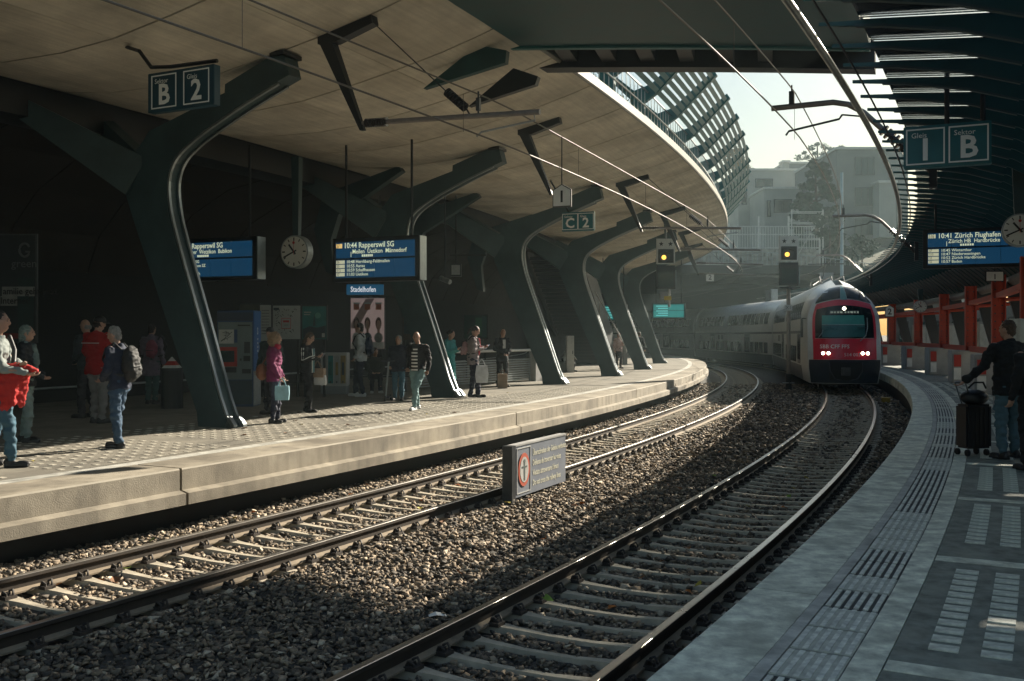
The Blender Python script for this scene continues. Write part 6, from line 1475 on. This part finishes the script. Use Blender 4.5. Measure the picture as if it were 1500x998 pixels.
# newspaper boxes
q = gp(490, 578); nb = tag(empty('newspaper_stand', q), 'row of pale newspaper boxes with coloured fronts left of the man in the white jacket', 'newspaper stand')
a, b_ = px(470, 570, 27.3), px(508, 517, 27.3); W = b_.x - a.x; Hn = b_.z
m = MB(); m.box((a.x + W / 2, 27.5, .12), (W, .4, .22)); m.build('plinth', 'grey', nb)
m = MB(); m.box((a.x + W / 2, 27.55, .23 + (Hn - .23) / 2), (W, .5, Hn - .23)); m.build('housing', 'offwhite', nb, bevel=.01)
for i in range(4):
    x = a.x + W * (.14 + .24 * i); m = MB(); m.box((x, 27.29, .28 + (Hn - .33) / 2), (W * .19, .02, Hn - .38)); d = m.build('box_front', [pg2, mat('paper_teal', (.04, .25, .24), .6, var=.3, scale=8), pg2, mat('paper_ochre', (.35, .25, .09), .6, var=.3, scale=8)][i], nb)
    m = MB(); m.box((x, 27.275, Hn * .62), (W * .1, .01, .35)); m.build('paper', [pdk, pgt, mat('paper_ochre', (.35, .25, .09)), pdk][i], d)
    m = MB(); m.box((x, 27.27, Hn * .30), (W * .05, .02, .05)); m.build('handle', 'darkmetal', d)
# balustrade of the stairwell
s0, s1 = 30.6, 36.4
A, B = gp(612, 571), gp(776, 558.5); t = (B - A).normalized(); rz = math.atan2(t.y, t.x); L = (B - A).length
bl_ = tag(empty('railing', (A + B) / 2), 'slatted metal railing with a white top rail behind the man in the suit', 'railing')
for i in range(10): m = MB(); m.box((A + B) / 2 + up * (.08 + .078 * i), (L, .03, .045), rz); m.build('slat', mat('slat_metal', (.30, .33, .33), .45, metal=.4, var=.15), bl_)
m = MB(); m.tube([A + up * 1.1, B + t * .9 + up * 1.1], .045, 10); m.build('top_rail', 'white', bl_)
for i in range(5): m = MB(); m.box(A + t * (L * i / 4) + up * .53 + Vector((0, .04, 0)), (.05, .05, 1.06), rz); m.build('post', 'grey', bl_)
m = MB(); nn = Vector((t.y, -t.x, 0)); m.prism([B + t * .05, B + t * 1.0, B + t * .55 + up * 1.18, B + t * .15 + up * 1.25, B + t * .05 + up * 1.1], nn * .22); m.build('end_wall', 'conc_pale', bl_)
# stairs rising at the back
st = tag(empty('staircase', gp(872, 534)), 'dark staircase with small bright step studs between third and fourth columns', 'stairs')
b0 = Vector((4.5, 56, 0)); tdir = Vector((-.28, -.96, 0)).normalized(); sdv = Vector((tdir.y, -tdir.x, 0))
stn = mat('stud', (.75, .75, .68), .4, var=0)
for i in range(30):
    c = b0 + tdir * (.29 * i) + up * (.18 * i)
    m = MB(); m.box(c + up * .09 - tdir * 0, (2.6, .33, .17), math.atan2(sdv.y, sdv.x)); so = m.build('step', 'black', st)
    for e in (1.15, .65):
        m = MB(); m.box(c + up * .1 + sdv * -e - tdir * .17, (.10, .02, .05), math.atan2(sdv.y, sdv.x)); m.build('stud', stn, so)
for e in (-1.38, 1.38): m = MB(); m.prism([b0 + sdv * e, b0 + sdv * e + up * 1.1, b0 + sdv * e + tdir * 8.7 + up * 6.4, b0 + sdv * e + tdir * 8.7 + up * 4.9], sdv * .08); m.build('stringer', 'black', st)
m = MB(); m.tube([px(872, 428, 47.5), px(916, 507, 47.5), px(917, 516, 47.5)], .035, 8); m.tube([px(878, 440, 47.5), px(880, 540, 47.5)], .03, 6); hr = tag(m.build('handrail', 'conc_pale'), 'pale sloping handrail right of the fourth column', 'handrail')
def cab(x0, y0, x1, yb, lab, mm, dep=.5):
    a, b_ = gp(x0, yb), gp(x1, yb); h = EYE - (y0 - 490) / F * a.y
    root = tag(empty('cabinet', (a + b_) / 2), lab, 'cabinet'); m = MB(); m.box(((a.x + b_.x) / 2, a.y + dep / 2, h / 2), (b_.x - a.x, dep, h)); m.build('body', mm, root, bevel=.01)
    m = MB(); m.box(((a.x + b_.x) / 2, a.y - .01, h * .52), ((b_.x - a.x) * .86, .02, h * .88)); d = m.build('door', mm, root); m = MB(); m.box((b_.x - (b_.x - a.x) * .2, a.y - .03, h * .55), (.03, .03, .14)); m.build('handle', 'darkmetal', d); return root
cab(830, 492, 841, 546, 'tall pale cabinet panel behind the seated reading man', 'offwhite')
cab(808, 493, 829, 543, 'dark grey cabinet left of the tall pale panel', 'darkmetal')
cab(782, 525, 797, 553, 'low pale box at the end of the slatted railing', 'offwhite')
cab(913, 490, 919, 534, 'narrow pale cabinet between the fourth and fifth columns', 'conc_pale')
# bin with red and white cone shape on top
q = gp(252, 598); wb = tag(empty('litter_bin', q), 'dark litter bin left of the first column', 'bin'); m = MB(); m.tube([q, q + up * .85], .24, 14); m.build('body', 'black', wb); m = MB(); m.tube([q + up * .85, q + up * .9], .26, 14); m.build('rim', 'darkmetal', wb)
cn = tag(empty('warning_cone', q + up * .9), 'red and white pointed warning marker standing on the dark bin', 'marker')
z0, z1 = EYE - (548 - 490) / F * q.y, EYE - (523 - 490) / F * q.y
for (a_, b2_, mm, nm) in ((0, .25, 'white', 'white_foot'), (.25, .62, 'red', 'red_band'), (.62, 1.0, 'white', 'white_tip')):
    m = MB(); f0, f1 = .17 * (1 - a_ * .95), .17 * (1 - b2_ * .95); c0, c1_ = q + up * (.9 + (z1 - .9) * a_), q + up * (.9 + (z1 - .9) * b2_)
    m.loft([[c0 + Vector((e1 * f0, e2 * f0, 0)) for e1, e2 in ((-1, -1), (1, -1), (1, 1), (-1, 1))], [c1_ + Vector((e1 * f1, e2 * f1, 0)) for e1, e2 in ((-1, -1), (1, -1), (1, 1), (-1, 1))]]); m.build(nm, mm, cn)
# cameras, loudspeaker cross-arm
for k, (x, y, Y) in enumerate(((652, 410, 30.0), (668, 396, 33.0))):
    c = px(x, y, Y); root = tag(empty('security_camera', c), ['pale security camera right of the second column', 'dark loudspeaker box hanging beside the security camera'][k], ['camera', 'loudspeaker'][k])
    m = MB()
    if k == 0: m.tube([c + Vector((-.14, .1, .06)), c + Vector((.16, -.16, -.08))], .075, 10)
    else: m.box(c, (.36, .3, .42))
    m.build('housing', ['zinc', 'darkmetal'][k], root)
    m = MB(); m.tube([c + up * .05, c + up * 2.6], .025, 6); m.build('stem', 'black', root)
    if k: m = MB(); m.box(c + Vector((0, -.16, 0)), (.28, .02, .32)); m.build('grille', 'grey', root); m = MB(); m.tube([c + Vector((-.2, 0, .5)), c + Vector((1.0, 0, .5))], .025, 6); m.build('cross_arm', 'black', root)
# small secondary brackets at the back, between the columns
for k, s in enumerate((27.6, 33.2, 39.5)):
    t = T(s); A = P(s, 0); n_ = N(s); root = tag(empty('wall_bracket', P(s, -9.0, 5)), 'dark curved bracket under the back of the canopy, ' + ['nearest', 'second', 'farthest'][k] + ' of three', 'bracket', 'curved brackets at the back of the canopy')
    m = MB(); m.prism([A + n_ * d + up * z - t * .12 for d, z in ((-9.4, 3.4), (-9.15, 3.3), (-9.25, 4.3), (-9.0, 5.0), (-7.0, 6.1), (-7.1, 6.24), (-9.5, 5.6), (-9.8, 4.6))], t * .24); m.build('arm', 'col', root)
# ------------------------------------------------------------------ fallen leaves and litter on the ballast
lm = [mat('leaf_orange', (.45, .14, .02), .7, var=.3), mat('leaf_yellow', (.45, .36, .05), .7, var=.3), mat('leaf_brown', (.22, .10, .04), .7, var=.3), mat('leaf_green', (.2, .3, .04), .7, var=.3)]
rr = random.Random(21); lx = [(545, 1.3), (0, 0)]
leafme = {}
for i in range(70):
    s = rr.uniform(5, 24); d = rr.choice([rr.uniform(-1.7, -1.0), rr.uniform(-.6, .6), rr.uniform(.9, 3.3), rr.uniform(3.6, 5.0)]); k = rr.choice((0, 0, 1, 1, 2, 2, 3))
    if k not in leafme:
        m = MB(); m.add([(0, -.05, 0), (.03, -.02, .012), (.045, .015, .02), (.012, .03, .004), (0, .055, .012), (-.012, .03, .004), (-.045, .015, .02), (-.03, -.02, .012)], [(0, 1, 2, 3), (0, 3, 5), (3, 4, 5), (0, 5, 6, 7)])
        o = m.build('fallen_leaf', lm[k]); leafme[k] = o
    else: o = leafme[k].copy(); col.objects.link(o)
    z = -.72 if abs(d) < .7 or abs(d - D1) < .7 else hb(s, d) + .03
    o.location = P(s, d, z + .02); o.rotation_euler = (rr.uniform(-.5, .5), rr.uniform(-.5, .5), rr.uniform(0, 6)); sc_ = rr.uniform(.7, 1.25); o.scale = (sc_,) * 3
    tag(o, ['orange', 'yellow', 'brown', 'green'][k] + ' fallen leaf lying on the ballast', 'leaf', ['orange', 'yellow', 'brown', 'green'][k] + ' fallen leaves on the ballast')
for i in range(14):
    s = rr.uniform(9, 30); d = rr.uniform(-5.5, -2.7); o = leafme[rr.choice((1, 2))].copy(); col.objects.link(o); o.location = P(s, d, .006); o.rotation_euler = (0, 0, rr.uniform(0, 6)); tag(o, 'dry fallen leaf lying on the sunlit platform paving', 'leaf', 'dry leaves on the platform')
c_ = gp(641, 908, -.74); m = MB(); m.add([c_ + Vector(v) for v in ((-.07, -.02, .03), (.0, -.04, .05), (.08, -.01, .03), (.06, .04, .045), (-.02, .03, .06), (-.08, .03, .035))], [(0, 1, 4, 5), (1, 2, 3, 4)]); tag(m.build('paper_scrap', 'white'), 'crumpled white paper scrap on the ballast beside the near rail', 'litter')
# ------------------------------------------------------------------ haze in the air
hv = MB(); hv.box((20, 60, 13.5), (330, 290, 33.0)); hz_ = hv.build('haze', [])
hmat = bpy.data.materials.new('haze'); hmat.use_nodes = True; nt = hmat.node_tree; nt.nodes.clear()
o_ = nt.nodes.new('ShaderNodeOutputMaterial'); v_ = nt.nodes.new('ShaderNodeVolumePrincipled'); v_.inputs['Color'].default_value = (.70, .90, .92, 1); v_.inputs['Density'].default_value = .0008; v_.inputs['Anisotropy'].default_value = .25
nt.links.new(v_.outputs[0], o_.inputs['Volume']); hz_.data.materials.append(hmat); hz_['kind'] = 'stuff'
